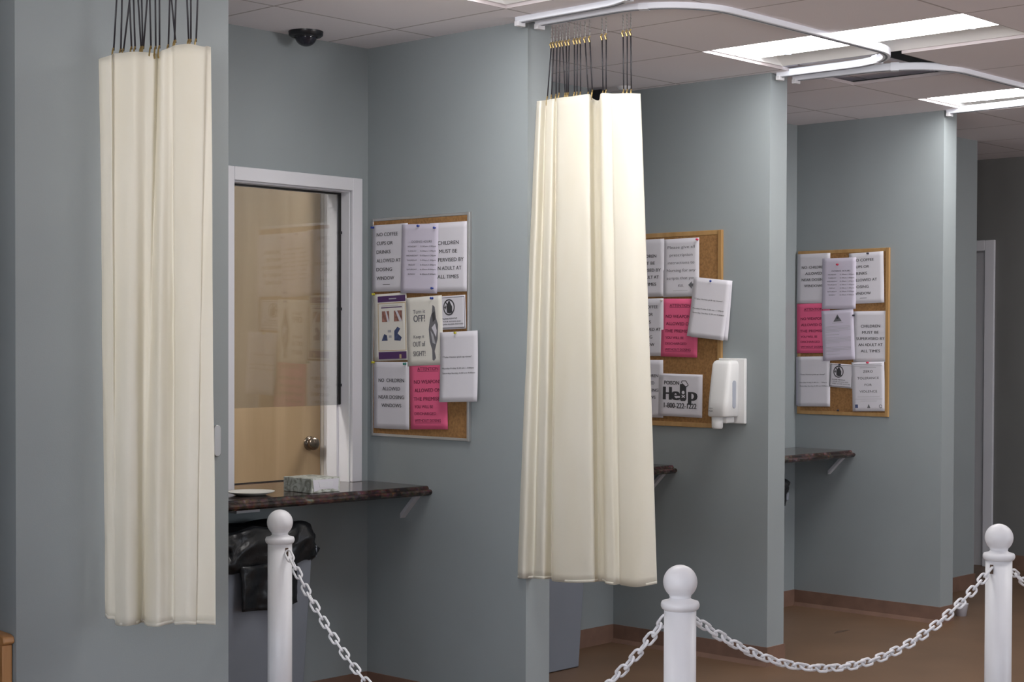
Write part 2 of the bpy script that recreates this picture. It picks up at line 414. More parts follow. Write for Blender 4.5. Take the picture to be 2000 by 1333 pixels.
# dosing windows
for k, o in enumerate(BOOTH):
    w = empty('window_%d' % (k + 1), (WL + o, YB, WZ0)); tag(w, kind='structure')
    bm = NB(); tw = 0.054
    box(bm, WL + o - tw, WL + o, YB - .018, YB, .9, WZ1 + tw); box(bm, WR + o, WR + o + tw, YB - .018, YB, .9, WZ1 + tw)
    box(bm, WL + o, WR + o, YB - .018, YB, WZ1, WZ1 + tw)
    link('window_frame', bm, M['trim'], w, bevel=.003)
    bm = NB()
    box(bm, WL + o, WL + o + .006, YB, YB + WT + .02, .9, WZ1); box(bm, WR + o - .006, WR + o, YB, YB + WT + .02, .9, WZ1)
    box(bm, WL + o + .006, WR + o - .006, YB, YB + WT + .02, WZ1 - .006, WZ1)
    link('window_jamb', bm, M['trim'], w)
    bm = NB(); box(bm, WR + o - .012, WR + o - .006, YB + .050, YB + .062, 1.225, WZ1 - .006); box(bm, WL + o + .012, WR + o - .012, YB + .050, YB + .062, WZ1 - .013, WZ1 - .006)
    box(bm, WL + o + .006, WL + o + .012, YB + .050, YB + .062, 1.225, WZ1 - .006)
    link('gasket', bm, M['gasket'], w)
    link('glass_pane', (lambda b: (box(b, WL + o + .008, WR + o - .008, YB + .053, YB + .059, 1.222, WZ1 - .008), b)[1])(NB()), M['pane'], w)
    bm = NB(); box(bm, WR + o - .016, WR + o - .006, YB + .066, YB + .10, .9, WZ1 - .006)
    link('window_stop', bm, M['trim'], w)
    bm = NB()
    for zz in (1.30, 1.62, 1.94): box(bm, WR + o - .014, WR + o - .006, YB + .044, YB + .050, zz, zz + .012)
    link('glass_clip', bm, M['black'], w)

# office door and its frame, seen through the first window
d = empty('door_1', (4.43, YD, 0)); tag(d, kind='structure')
link('door_panel', (lambda b: (box(b, 4.435, 5.335, YD + .02, YD + .06, .01, 2.355), b)[1])(NB()), M['birch'], d, bevel=.002)
bm = NB(); box(bm, 5.34, 5.45, YD - .03, YD, 0, 2.47); box(bm, 4.32, 4.43, YD - .03, YD, 0, 2.47); box(bm, 4.43, 5.34, YD - .03, YD, 2.36, 2.47)
link('door_frame', bm, M['trim'], d, bevel=.004)
bm = NB()
prof = [(0, 0), (.034, 0), (.036, -.005), (.030, -.010), (.018, -.013), (.020, -.018), (.030, -.026), (.033, -.036), (.030, -.046), (.020, -.052), (0, -.054)]
lathe(bm, [(r, z) for r, z in prof], 0, 0, 24)
bm.transform(Matrix.Translation((5.262, YD + .02, .985)) @ Matrix.Rotation(math.radians(-90), 4, 'X'))
link('door_knob', bm, M['knob'], d, smooth=True)

# door at the end of the far hall
d2 = empty('door_2', (XMAX, 5.21, 0)); tag(d2, kind='structure')
link('door_panel', (lambda b: (box(b, XMAX + .03, XMAX + .07, 5.212, 6.098, 0, 2.119), b)[1])(NB()), M['trim'], d2)
bm = NB(); box(bm, XMAX - .02, XMAX, 5.155, 5.225, 0, 2.185); box(bm, XMAX - .02, XMAX, 6.085, 6.155, 0, 2.185); box(bm, XMAX - .02, XMAX, 5.225, 6.085, 2.115, 2.185)
link('door_frame', bm, M['trim'], d2, bevel=.004)

# ------------------------------------------------------------------ ceiling: lights, open tile
def troffer(i, j, lit, label, group=None):
    x0, x1, y0, _ = cell(i, j); y1 = y0 + 2 * GC
    t = empty('ceiling_light', ((x0 + x1) / 2, (y0 + y1) / 2, H), label, 'ceiling light', group)
    a = .008; h = .016; xl = x0 + .42
    bm = NB()
    def q4(*p): bm.faces.new([bm.verts.new(v) for v in p])
    o = [(x0, y0), (x1, y0), (x1, y1), (x0, y1)]; p = [(x0 + a, y0 + a), (x1 - a, y0 + a), (x1 - a, y1 - a), (x0 + a, y1 - a)]
    for k in range(4):
        l = (k + 1) % 4
        q4((*o[k], H), (*o[l], H), (*p[l], H - .002), (*p[k], H - .002))
    # curved reflector from the diffuser edge down to the right flange
    n = 8; prev = None
    for k in range(n + 1):
        u = k / n; xx = xl + (x1 - a - xl) * u; zz = H + .075 * math.cos(u * math.pi / 2) - .002
        if prev: q4((prev[0], y0 + a, prev[1]), (xx, y0 + a, zz), (xx, y1 - a, zz), (prev[0], y1 - a, prev[1]))
        prev = (xx, zz)
    q4((xl, y0 + a, H + .073), (xl, y1 - a, H + .073), (xl, y1 - a, H + .013), (xl, y0 + a, H + .013))
    for yy in (y0 + a, y1 - a):
        q4((x0 + a, yy, H - .002), (x1 - a, yy, H - .002), (x1 - a, yy, H + .08), (x0 + a, yy, H + .08))
    link('housing', bm, M['troffer'], t)
    bm = NB(); n = 10; rows = []
    for k in range(n + 1):
        u = k / n; xx = x0 + a + .001 + (xl - x0 - a - .002) * u
        zz = H + .012 - .012 * math.sin(math.pi * u)
        rows.append((bm.verts.new((xx, y0 + a + .001, zz)), bm.verts.new((xx, y1 - a - .001, zz))))
    for r1, r2 in zip(rows, rows[1:]): bm.faces.new((r1[0], r2[0], r2[1], r1[1]))
    link('diffuser', bm, M['lens'] if lit else M['troffer'], t, smooth=True)
    for yy in (y0 + .17, y1 - .17):
        bm = NB()
        pts = [(x0 + a + (xl - x0 - a) * k / 8, yy + .05 * math.cos(math.pi * k / 16), H + .012 - .012 * math.sin(math.pi * k / 8) - .003) for k in range(9)]
        tube(bm, pts, .0018, 6)
        link('retaining_clip', bm, M['grey_plastic'], t)
    return t
pos_names = {(0, 0): 'lit fluorescent troffer above the second booth, crossed by the curtain track',
             (3, 0): 'lit fluorescent troffer above the third booth, at the right edge',
             (-3, 0): 'lit fluorescent troffer whose corner just shows at the top above the first booth',
             (6, 0): 'unlit troffer in the dim far part of the ceiling'}
for (i, j) in FIX:
    lab = pos_names.get((i, j))
    g = None
    if lab is None:
        g = 'ceiling lights over the waiting area'
        lab = ('lit' if (i, j) in ON else 'unlit') + ' fluorescent troffer, %s from the left wall, %s' % ({-9: 'first', -6: 'second', -3: 'third', 0: 'fourth', 3: 'fifth'}[i], {0: 'in the row nearest the booths', -4: 'in the middle row', -8: 'in the row by the daylight windows'}[j])
    troffer(i, j, (i, j) in ON, lab, g)

# office lights: surface lamps under the office ceiling
for xx in (3.0, 6.4):
    t = empty('office_lamp', (xx, 5.8, H), 'white surface lamp on the office ceiling behind the %s dosing window' % ('first' if xx < 5 else 'third'), 'ceiling light', 'office ceiling lamps')
    link('housing', (lambda b: (box(b, xx - .6, xx + .6, 5.60, 6.00, H - .05, H - .002), b)[1])(NB()), M['troffer'], t, bevel=.004)
    link('diffuser', (lambda b: (box(b, xx - .58, xx + .58, 5.62, 5.98, H - .062, H - .051), b)[1])(NB()), M['office_lens'], t)

x0, x1, y0, y1 = cell(1, 1)
bm = NB()   # plenum above the open tile
box(bm, x0 + .002, x1 + .5, y0 - .2, y1 + .5, H + .016, H + .4)
bm.faces.ensure_lookup_table()
for f in list(bm.faces):
    if f.calc_center_median().z < H + .05: bm.faces.remove(f)
tag(link('trim_plenum', bm, M['dark']), kind='structure')
bm = NB()
box(bm, -.295, .295, -.295, .295, 0, .012)
bm.transform(Matrix.Translation((x0 + .43, y0 + .53, H + .024)) @ Matrix.Rotation(math.radians(-.7), 4, 'Y') @ Matrix.Rotation(math.radians(2.0), 4, 'Z'))
tag(link('ceiling_tile', bm, M['ceiling']), 'loose ceiling tile pushed askew beside the curved curtain track', 'ceiling tile')
bm = NB()
tube(bm, [(x0 + .06 + .07 * k, y0 + .05 + .02 * math.sin(k * .7) + .012 * k, H + .05 + .02 * math.sin(k)) for k in range(9)], .011, 8)
tag(link('conduit', bm, M['steel'], smooth=True), 'grey flexible conduit inside the open ceiling gap', 'conduit')

# ------------------------------------------------------------------ curtain tracks
def fillet(pts, r, n=8):
    out = []
    P = [Vector((*p, 0)) for p in pts]
    out.append(P[0])
    for a, b, c in zip(P, P[1:], P[2:]):
        d1 = (a - b).normalized(); d2 = (c - b).normalized()
        ang = d1.angle(d2); L = r / math.tan(ang / 2)
        s = b + d1 * L; e = b + d2 * L
        bis = (d1 + d2).normalized(); ctr = b + bis * (r / math.sin(ang / 2))
        va = s - ctr; vb = e - ctr; tot = va.angle(vb)
        for k in range(n + 1):
            t = k / n
            v = (va * math.sin((1 - t) * tot) + vb * math.sin(t * tot)) / math.sin(tot)
            out.append(ctr + v)
    out.append(P[-1])
    return out

def rect_sweep(bm, pts, w, z0, z1, mi=0):
    n = len(pts); rings = []
    for i, p in enumerate(pts):
        if i == 0: t = pts[1] - p
        elif i == n - 1: t = p - pts[-2]
        else: t = (pts[i + 1] - p).normalized() + (p - pts[i - 1]).normalized()
        t.normalize(); u = Vector((-t.y, t.x, 0)) * (w / 2)
        rings.append([bm.verts.new(q) for q in ((p.x + u.x, p.y + u.y, z0), (p.x - u.x, p.y - u.y, z0), (p.x - u.x, p.y - u.y, z1), (p.x + u.x, p.y + u.y, z1))])
    for a, b in zip(rings, rings[1:]):
        for k in range(4): bm.faces.new((a[k], b[k], b[(k + 1) % 4], a[(k + 1) % 4])).material_index = mi
    bm.faces.new(rings[0]); bm.faces.new(rings[-1][::-1])

def track(pts, label, r=.30):
    path = fillet(pts, r, 12)
    t = empty('curtain_track', (pts[0][0], pts[0][1], H), label, 'curtain track', 'curved ceiling curtain tracks')
    bm = NB(); rect_sweep(bm, path, .034, H - .036, H - .004)
    link('rail', bm, M['alu'], t, bevel=.003)
    # the dark slot along the underside
    bm = NB(); rect_sweep(bm, path, .009, H - .0372, H - .0362)
    link('rail_slot', bm, M['grey_plastic'], t)
    m = len(path)
    for p, q in ((path[4], path[5]), (path[m - 6], path[m - 5])):
        dd = (q - p).normalized(); c = p; bm = NB()
        rect_sweep(bm, [c - dd * .018, c + dd * .018], .037, H - .038, H - .002)
        link('rail_joint', bm, M['alu'], t)
    for p in (path[0], path[-1]):
        bm = NB(); box(bm, p.x - .021, p.x + .021, p.y - .022, p.y, H - .05, H - .03)
        link('end_stop', bm, M['white_plastic'], t, bevel=.003)
    return t
track([(2.755, 4.295), (2.93, 3.60), (4.605, 3.60), (4.605, 4.30)], 'curved white curtain track over the first booth, holding the left curtain', .27)
track([(4.70, 4.285), (4.70, 3.595), (6.335, 3.595), (6.335, 4.285)], 'curved white curtain track over the second booth, holding the middle curtain', .30)
track([(6.465, 4.285), (6.50, 3.60), (7.90, 3.60), (7.925, 4.29)], 'curved white curtain track over the third booth, with no curtain in view', .32)

# ------------------------------------------------------------------ curtains
def catmull(p, n):
    out = []
    P = [p[0]] + list(p) + [p[-1]]
    for a, b, c, d in zip(P, P[1:], P[2:], P[3:]):
        for k in range(n):
            t = k / n
            out.append(tuple(0.5 * ((2 * b[i]) + (-a[i] + c[i]) * t + (2 * a[i] - 5 * b[i] + 4 * c[i] - d[i]) * t * t + (-a[i] + 3 * b[i] - 3 * c[i] + d[i]) * t ** 3) for i in range(len(b))))
    out.append(tuple(p[-1]))
    return out

def curtain_fabric(keys, parent, seed):
    random.seed(seed)
    C = catmull(keys, 7); n = len(C); rows = 60
    bm = NB(); G = []
    for r in range(rows + 1):
        t = r / rows; row = []
        for k, c in enumerate(C):
            tt = t ** 0.92
            x = c[0] * (1 - tt) + c[3] * tt; y = c[1] * (1 - tt) + c[4] * tt
            z = c[2] * (1 - t) + c[5] * t
            w = 0.006 * noise.noise(Vector((k * .06, t * 2.2, seed))) + 0.0022 * noise.noise(Vector((k * .22, t * 11, seed + 5)))
            amp = min(1, t * 5)
            x += w * amp; y += w * .5 * amp
            row.append(bm.verts.new((x, y, z)))
        G.append(row)
    for a, b in zip(G, G[1:]):
        for k in range(n - 1): bm.faces.new((a[k], a[k + 1], b[k + 1], b[k]))
    o = link('curtain_fabric', bm, M['fabric'], parent, smooth=True)
    s = o.modifiers.new('solid', 'SOLIDIFY'); s.thickness = .0012; s.offset = 0
    return o, C

def hem(C, parent, top, dz):
    bm = NB(); vs = []
    for c in C:
        x, y, z = (c[0], c[1], c[2]) if top else (c[3], c[4], c[5])
        vs.append((bm.verts.new((x, y, z + (-.0 if top else dz))), bm.verts.new((x, y, z + (-dz if top else 0)))))
    for a, b in zip(vs, vs[1:]): bm.faces.new((a[0], b[0], b[1], a[1]))
    o = link('hem', bm, M['fabric'], parent, smooth=True)
    s = o.modifiers.new('solid', 'SOLIDIFY'); s.thickness = .0022; s.offset = 0
    return o

def hangers(parent, cords, ztop, fabz):
    """each hanger: carrier and fine chain at the rail, brass clip, black cord, brass hook in the curtain"""
    for (xt, yt, xb, yb) in cords:
        zb = fabz(yb) + .012
        bm = NB()
        tube(bm, [(xt, yt, ztop), (xb, yb, zb)], .0026, 6)
        h = link('hanger_cord', bm, M['cord'], parent, smooth=True)
        bm = NB()
        tube(bm, [(xt, yt, H - .045), (xt, yt, ztop + .012)], .0016, 5)
        for k in range(4): tube(bm, [(xt - .003, yt, H - .05 - k * .012), (xt + .003, yt, H - .055 - k * .012)], .0022, 5)
        link('carrier_chain', bm, M['steel'], h)
        bm = NB()
        tube(bm, [(xt, yt, ztop + .014), (xt - .004, yt + .003, ztop + .006), (xt, yt, ztop - .008)], .0038, 6)
        link('brass_clip', bm, M['brass'], h)
        bm = NB()
        tube(bm, [(xb, yb, zb + .008), (xb - .005, yb - .002, zb - .002), (xb - .006, yb, zb - .02), (xb - .002, yb + .003, zb - .028)], .0028, 6)
        link('brass_hook', bm, M['brass'], h)

def interp(keys):
    pts = sorted((k[1], k[2]) for k in keys)
    def f(y):
        if y <= pts[0][0]: return pts[0][1]
        for a, b in zip(pts, pts[1:]):
            if y <= b[0]: return a[1] + (b[1] - a[1]) * (y - a[0]) / max(1e-6, b[0] - a[0])
        return pts[-1][1]
    return f

C2 = [(4.680, 4.268, 2.413, 4.680, 4.374, 0.568), (4.665, 4.235, 2.410, 4.655, 4.307, 0.575), (4.705, 4.245, 2.418, 4.700, 4.297, 0.572),
      (4.690, 4.223, 2.415, 4.670, 4.254, 0.579), (4.680, 4.186, 2.414, 4.655, 4.201, 0.584), (4.700, 4.185, 2.419, 4.720, 4.220, 0.577),
      (4.680, 4.154, 2.415, 4.680, 4.171, 0.576), (4.665, 4.069, 2.411, 4.650, 4.046, 0.586), (4.665, 4.004, 2.412, 4.655, 3.955, 0.597),
      (4.680, 3.999, 2.411, 4.700, 3.980, 0.591), (4.730, 4.029, 2.405, 4.730, 3.988, 0.589), (4.730, 3.999, 2.396, 4.720, 3.955, 0.592),
      (4.660, 3.931, 2.406, 4.680, 3.911, 0.593), (4.655, 3.901, 2.404, 4.665, 3.864, 0.595), (4.662, 3.885, 2.402, 4.680, 3.847, 0.598),
      (4.660, 3.873, 2.400, 4.655, 3.812, 0.600), (4.650, 3.798, 2.393, 4.635, 3.727, 0.605), (4.670, 3.752, 2.389, 4.660, 3.657, 0.621)]
C1 = [(2.753, 4.280, 2.328, 2.761, 4.261, 0.661), (2.748, 4.253, 2.328, 2.755, 4.236, 0.656), (2.753, 4.216, 2.332, 2.764, 4.217, 0.655),
      (2.770, 4.227, 2.340, 2.763, 4.205, 0.640), (2.775, 4.179, 2.338, 2.764, 4.153, 0.644), (2.782, 4.139, 2.337, 2.792, 4.141, 0.647),
      (2.811, 4.122, 2.337, 2.823, 4.169, 0.645), (2.829, 4.104, 2.335, 2.827, 4.159, 0.645), (2.854, 4.122, 2.338, 2.812, 4.120, 0.643),
      (2.826, 4.063, 2.337, 2.804, 4.062, 0.647), (2.843, 4.047, 2.346, 2.831, 4.050, 0.652), (2.847, 4.038, 2.350, 2.855, 4.045, 0.654),
      (2.841, 4.016, 2.349, 2.840, 4.017, 0.654), (2.852, 3.964, 2.348, 2.843, 3.973, 0.661), (2.871, 3.923, 2.338, 2.867, 3.956, 0.658),
      (2.886, 3.926, 2.342, 2.873, 3.954, 0.661), (2.898, 3.923, 2.340, 2.890, 3.891, 0.663)]
CORD2 = [(4.70, 4.213, 4.70, 4.232), (4.70, 4.200, 4.70, 4.211), (4.70, 4.184, 4.70, 4.188), (4.70, 4.168, 4.70, 4.172), (4.70, 4.155, 4.70, 4.141),
         (4.70, 4.137, 4.70, 4.133), (4.70, 4.122, 4.70, 4.126), (4.70, 4.096, 4.70, 4.095), (4.70, 4.081, 4.70, 4.082), (4.70, 4.066, 4.70, 4.064),
         (4.70, 4.043, 4.70, 4.026), (4.70, 4.020, 4.70, 4.006), (4.70, 3.960, 4.70, 3.954), (4.70, 3.940, 4.70, 3.939),
         (4.70, 3.859, 4.70, 3.855), (4.70, 3.840, 4.70, 3.838), (4.70, 3.823, 4.70, 3.819)]
CORD1 = [(2.780, 4.216, 2.773, 4.232), (2.786, 4.203, 2.783, 4.210), (2.801, 4.168, 2.787, 4.202), (2.793, 4.187, 2.798, 4.176), (2.799, 4.173, 2.803, 4.165),
         (2.804, 4.162, 2.811, 4.146), (2.811, 4.147, 2.813, 4.141), (2.823, 4.119, 2.814, 4.139), (2.822, 4.122, 2.824, 4.115), (2.830, 4.103, 2.831, 4.101),
         (2.836, 4.090, 2.836, 4.089), (2.851, 4.054, 2.848, 4.062), (2.847, 4.063, 2.858, 4.040), (2.860, 4.035, 2.856, 4.043), (2.871, 4.010, 2.875, 3.999),
         (2.878, 3.993, 2.878, 3.993), (2.889, 3.968, 2.885, 3.977)]
cu = empty('privacy_curtain', (2.82, 4.1, 0.65), 'gathered cream privacy curtain hanging at the left in front of the wide wall pier', 'curtain', 'gathered cream curtains')
fo, CC = curtain_fabric(C1, cu, 3)
hem(CC, cu, False, .010)
hangers(cu, CORD1, 2.60, interp(C1))
cu = empty('privacy_curtain', (4.70, 4.0, 0.58), 'gathered cream privacy curtain hanging in the middle in front of a divider end', 'curtain', 'gathered cream curtains')
fo, CC = curtain_fabric(C2, cu, 11)
hem(CC, cu, False, .010)
hangers(cu, CORD2, 2.62, interp(C2))

# ------------------------------------------------------------------ countertops
def countertop(xa, xb, ya, yb, label):
    """ya: front Y at the left end, yb: front Y at the right end"""
    c = empty('countertop', ((xa + xb) / 2, 5.1, .86), label, 'countertop', 'granite dosing counters')
    prof = [(0, .900), (-.006, .898), (-.010, .893), (-.012, .888), (-.026, .885), (-.032, .878), (-.030, .870), (-.020, .862), (0, .861)]
    o = BOOTH[{0: 0, 1: 1, 2: 2}[0 if xa < 4 else (1 if xa < 6 else 2)]]
    bm = NB()
    A = [bm.verts.new((xa, ya + p[0], p[1])) for p in prof]; B = [bm.verts.new((xb, yb + p[0], p[1])) for p in prof]
    ba = [bm.verts.new((xa, YB, .861)), bm.verts.new((xa, YB, .900))]; bb = [bm.verts.new((xb, YB, .861)), bm.verts.new((xb, YB, .900))]
    bm.faces.new(A + ba); bm.faces.new((B + bb)[::-1])
    for k in range(len(prof) - 1): bm.faces.new((A[k], A[k + 1], B[k + 1], B[k]))
    bm.faces.new((A[-1], ba[0], bb[0], B[-1])); bm.faces.new((ba[0], ba[1], bb[1], bb[0])); bm.faces.new((ba[1], A[0], B[0], bb[1]))
    box(bm, WL + o + .008, WR + o - .008, YB - .001, 5.45, .861, .900)
    link('slab', bm, M['granite'], c)
    link('rear_edging', (lambda b: (box(b, WL + o + .008, WR + o - .018, 5.45, 5.456, .861, .904), b)[1])(NB()), M['gasket'], c)
    bm = NB(); prism(bm, [(4.885, .8605), (4.905, .8605), (4.985, .780), (4.985, .760)], 'x', xb - .030, xb - .002)
    link('support_bracket', bm, M['grey_bracket'], c)
    bm = NB(); box(bm, WL + o - .13, WL + o - .02, 5.02, 5.215, .835, .8605)
    link('support_cleat', bm, M['trim'], c)
countertop(WX1, X1, 4.935, 4.857, 'dark red-brown granite counter of the first booth, with a tissue box on it')
countertop(X1 + T, X2, 4.862, 4.858, 'granite counter of the second booth, mostly behind the middle curtain')
countertop(X2 + T, X3, 4.862, 4.858, 'granite counter of the third booth, below the small corkboard')

t = empty('tissue_box', (4.17, 5.0, .90), 'flat marbled tissue box on the first granite counter', 'tissue box')
link('carton', (lambda b: (box(b, 4.105, 4.250, 4.915, 5.085, .9005, .957), b)[1])(NB()), M['marble'], t, bevel=.002)
bm = NB(); prism(bm, [(4.118, .905), (4.150, .914), (4.212, .914), (4.240, .905), (4.243, .952), (4.112, .952)], 'y', 4.9140, 4.9149)
link('end_flap', bm, M['paper'], t)
bm = NB(); prism(bm, [(4.146, .921), (4.208, .921), (4.214, .943), (4.140, .943)], 'y', 4.9130, 4.9139)
link('end_label', bm, M['trim'], t)
bm = NB(); lathe(bm, [(0, .9005), (.055, .9005), (.088, .912), (.092, .915), (.086, .914), (.054, .904), (0, .904)], 3.905, 5.035, 36)
tag(link('paper_plate', bm, M['cream'], smooth=True), 'round white paper plate on the first granite counter', 'plate')

# ------------------------------------------------------------------ bins with black liners
def crinkle_band(bm, cx, cy, hx, hy, rings, seed, seg=56):
    """rounded-rectangle tube of cloth; rings: list of (z, grow, crinkle)"""
    R = []
    for (z, g, cr) in rings:
        row = []
        for k in range(seg):
            a = 2 * math.pi * k / seg
            c, s = math.cos(a), math.sin(a); e = .35
            px = (abs(c) ** e) * (1 if c > 0 else -1) * (hx + g); py = (abs(s) ** e) * (1 if s > 0 else -1) * (hy + g)
            nn = (noise.noise(Vector((px * 14, py * 14 + seed, z * 22))) + .55 * noise.noise(Vector((px * 40, py * 40 + seed, z * 55)))) * cr
            nz = noise.noise(Vector((px * 9 + 5, py * 9, seed))) * cr * 1.1
            row.append(bm.verts.new((cx + px * (1 + nn), cy + py * (1 + nn * 1.4), z + nz * .25)))
        R.append(row)
    for a, b in zip(R, R[1:]):
        for k in range(seg): bm.faces.new((a[k], a[(k + 1) % seg], b[(k + 1) % seg], b[k]))
    return R

M['bag'] = mat('black_bin_liner', (0.008, 0.009, 0.011), 0.34, spec=0.35, bump=1.0, bump_scale=34)
def bin_(o, label, bag_label=None, tail=True):
    x0, x1 = 3.70 + o, 4.06 + o; y0, y1 = 4.92, 5.13
    b = empty('waste_bin', ((x0 + x1) / 2, (y0 + y1) / 2, 0), label, 'bin', 'grey waste bins under the counters')
    bm = NB()
    lo = [bm.verts.new(p) for p in ((x0, y0, .002), (x1, y0, .002), (x1, y1, .002), (x0, y1, .002))]
    hi = [bm.verts.new(p) for p in ((x0 - .035, y0 - .02, .745), (x1 + .042, y0 - .02, .745), (x1 + .042, y1 + .02, .745), (x0 - .035, y1 + .02, .745))]
    li = [bm.verts.new(p) for p in ((x0 - .025, y0 - .01, .745), (x1 + .032, y0 - .01, .745), (x1 + .032, y1 + .01, .745), (x0 - .025, y1 + .01, .745))]
    fi = [bm.verts.new(p) for p in ((x0 + .01, y0 + .01, .02), (x1 - .01, y0 + .01, .02), (x1 - .01, y1 - .01, .02), (x0 + .01, y1 - .01, .02))]
    bm.faces.new(lo[::-1]); bm.faces.new(fi)
    for k in range(4):
        l = (k + 1) % 4
        bm.faces.new((lo[k], lo[l], hi[l], hi[k])); bm.faces.new((hi[k], hi[l], li[l], li[k])); bm.faces.new((li[k], li[l], fi[l], fi[k]))
    link('bin_body', bm, M['grey_plastic'], b, bevel=.006)
    bm = NB(); box(bm, x1 + .030, x1 + .058, y0 - .026, y1 + .03, .655, .70)
    link('bin_handle', bm, M['grey_plastic'], b, bevel=.004)
    cx, cy, hx, hy = (x0 + x1) / 2 + .004, (y0 + y1) / 2, (x1 - x0) / 2 + .055, (y1 - y0) / 2 + .030
    bm = NB()
    R = crinkle_band(bm, cx, cy, hx, hy, [(.635, .002, .08), (.648, .008, .10), (.66, .012, .12), (.675, .015, .12), (.69, .017, .12), (.705, .018, .12), (.72, .018, .12), (.735, .017, .12), (.75, .014, .11), (.765, .008, .10), (.778, -.002, .09), (.786, -.014, .08), (.788, -.03, .07), (.77, -.045, .04), (.68, -.06, .03)], o * 3 + 1, 110)
    link('bin_liner', bm, M['bag'], b, smooth=True)
    if tail:
        bm = NB(); G = []
        for r in range(14):
            t_ = r / 13; row = []
            for k in range(18):
                u = k / 17
                xx = x0 + .035 + u * (.262 + .02 * t_) ; zz = .655 - t_ * (.165 + .022 * math.sin(u * 2.2) - .02 * u)
                yy = y0 - .045 - .016 * math.sin(u * 9 + t_ * 2) * (0.4 + .6 * t_) - .008 * noise.noise(Vector((u * 6, t_ * 5, 2)))
                row.append(bm.verts.new((xx, yy, zz)))
            G.append(row)
        for a, c in zip(G, G[1:]):
            for k in range(17): bm.faces.new((a[k], a[k + 1], c[k + 1], c[k]))
        q = link('liner_tail', bm, M['bag'], b, smooth=True)
        s = q.modifiers.new('solid', 'SOLIDIFY'); s.thickness = .006
    return b
bin_(0, 'grey waste bin with a black liner and hanging liner tail under the first counter')
bin_(1.635, 'grey waste bin in the second booth, showing below the middle curtain', tail=False)
bin_(3.247, 'waste bin in the third booth, only its black liner showing past the divider', tail=False)

# ------------------------------------------------------------------ dome cameras, sensor
def dome(x, y, label):
    d = empty('dome_camera', (x, y, H), label, 'security camera')
    bm = NB(); lathe(bm, [(0, H), (.068, H), (.070, H - .008), (.068, H - .030), (.060, H - .036), (0, H - .036)], x, y, 40)
    link('camera_base', bm, M['black'], d, smooth=True)
    bm = NB(); pr = [(.044 * math.cos(a * math.pi / 20), H - .034 - .040 * math.sin(a * math.pi / 20)) for a in range(11)]
    lathe(bm, [(.044, H - .030)] + pr[:-1] + [(0, H - .074)], x, y, 36)
    link('dome_cover', bm, M['dome'], d, smooth=True)
    bm = NB(); lathe(bm, [(.046, H - .040), (.052, H - .037), (.046, H - .034)], x, y, 36)
    link('dome_ring', bm, M['black'], d, smooth=True)
dome(4.245, 5.12, 'black dome camera on the ceiling of the first booth, above the office door window')
d = empty('wall_camera', (6.13, 5.19, 2.70), 'small black camera high on the second booth back wall, between curtain cords', 'security camera')
boxobj('camera_body', (6.105, 6.155, 5.150, 5.205, 2.655, 2.715), M['black'], d, bevel=.006)
boxobj('mount', (6.12, 6.14, 5.205, 5.220, 2.67, 2.70), M['black'], d)
bm = NB(); tube(bm, [(6.125, 5.150, 2.685), (6.122, 5.140, 2.683)], .014, 16); link('camera_lens', bm, M['dome'], d)
bm = NB(); lathe(bm, [(0, H), (.034, H), (.034, H - .018), (.024, H - .032), (0, H - .035)], 6.17, 5.06, 28)
tag(link('ceiling_sensor', bm, M['white_plastic'], smooth=True), 'small round white sensor on the ceiling of the second booth behind the middle curtain', 'sensor')

# grey plate on the pier beside the left curtain
bm = NB()
pl = []
for k in range(9): a = math.pi * k / 8; pl.append((3.200 + .014 * math.cos(a), 1.205 + .014 * math.sin(a)))
for k in range(9): a = math.pi + math.pi * k / 8; pl.append((3.200 + .014 * math.cos(a), 1.131 + .014 * math.sin(a)))
prism(bm, pl, 'y', YE - .008, YE)
p_ = link('wall_plate', bm, M['steel'], bevel=.002)
tag(p_, 'small grey rounded plate on the wall pier just right of the left curtain', 'wall plate')

# ------------------------------------------------------------------ corkboards
def pinboard(X, ya, yb, za, zb, frame_mat, label, fw=.020):
    """ya > yb: left and right edges as seen from the booth"""
    b = empty('corkboard', (X, (ya + yb) / 2, za), label, 'corkboard', 'framed corkboards on the booth dividers')
    link('cork_panel', (lambda q: (box(q, X - .0075, X - .001, yb + fw, ya - fw, za + fw, zb - fw), q)[1])(NB()), M['cork'], b)
    for nm, dims in (('side', (X - .017, X - .001, yb, yb + fw, za, zb)), ('side', (X - .0095, X - .001, ya - fw, ya, za, zb)),
                     ('rail', (X - .0095, X - .001, yb + fw, ya - fw, zb - fw, zb)), ('rail', (X - .0095, X - .001, yb + fw, ya - fw, za, za + fw))):
        boxobj('frame_' + nm, dims, frame_mat, b, bevel=.002)
    return b
M['alu_frame'] = mat('satin_aluminium_frame', (0.50, 0.50, 0.50), 0.35, 0.7)
pinboard(X1, 5.188, 4.602, 1.092, 2.006, M['alu_frame'], 'aluminium framed corkboard covered in notices, nearest the office door window', .012)
pinboard(X2, 5.165, 4.560, 1.088, 2.020, M['oak'], 'oak framed corkboard half hidden behind the middle curtain', .022)
pinboard(X3, 5.205, 4.617, 1.091, 2.011, M['oak'], 'small looking oak framed corkboard in the third booth', .020)

# ------------------------------------------------------------------ printed sheets
TXT_CACHE = {}
def text_tris(s, bold):
    key = (s, bold)
    if key in TXT_CACHE: return TXT_CACHE[key]
    cu_ = bpy.data.curves.new('lettering', 'FONT'); cu_.body = s; cu_.size = 1.0; cu_.resolution_u = 3; cu_.offset = bold
    ob = bpy.data.objects.new('lettering', cu_)
    me = bpy.data.meshes.new_from_object(ob)
    V = [(v.co.x, v.co.y) for v in me.vertices]; Fc = [tuple(p.vertices) for p in me.polygons]
    bpy.data.objects.remove(ob); bpy.data.curves.remove(cu_); bpy.data.meshes.remove(me)
    TXT_CACHE[key] = (V, Fc); return V, Fc

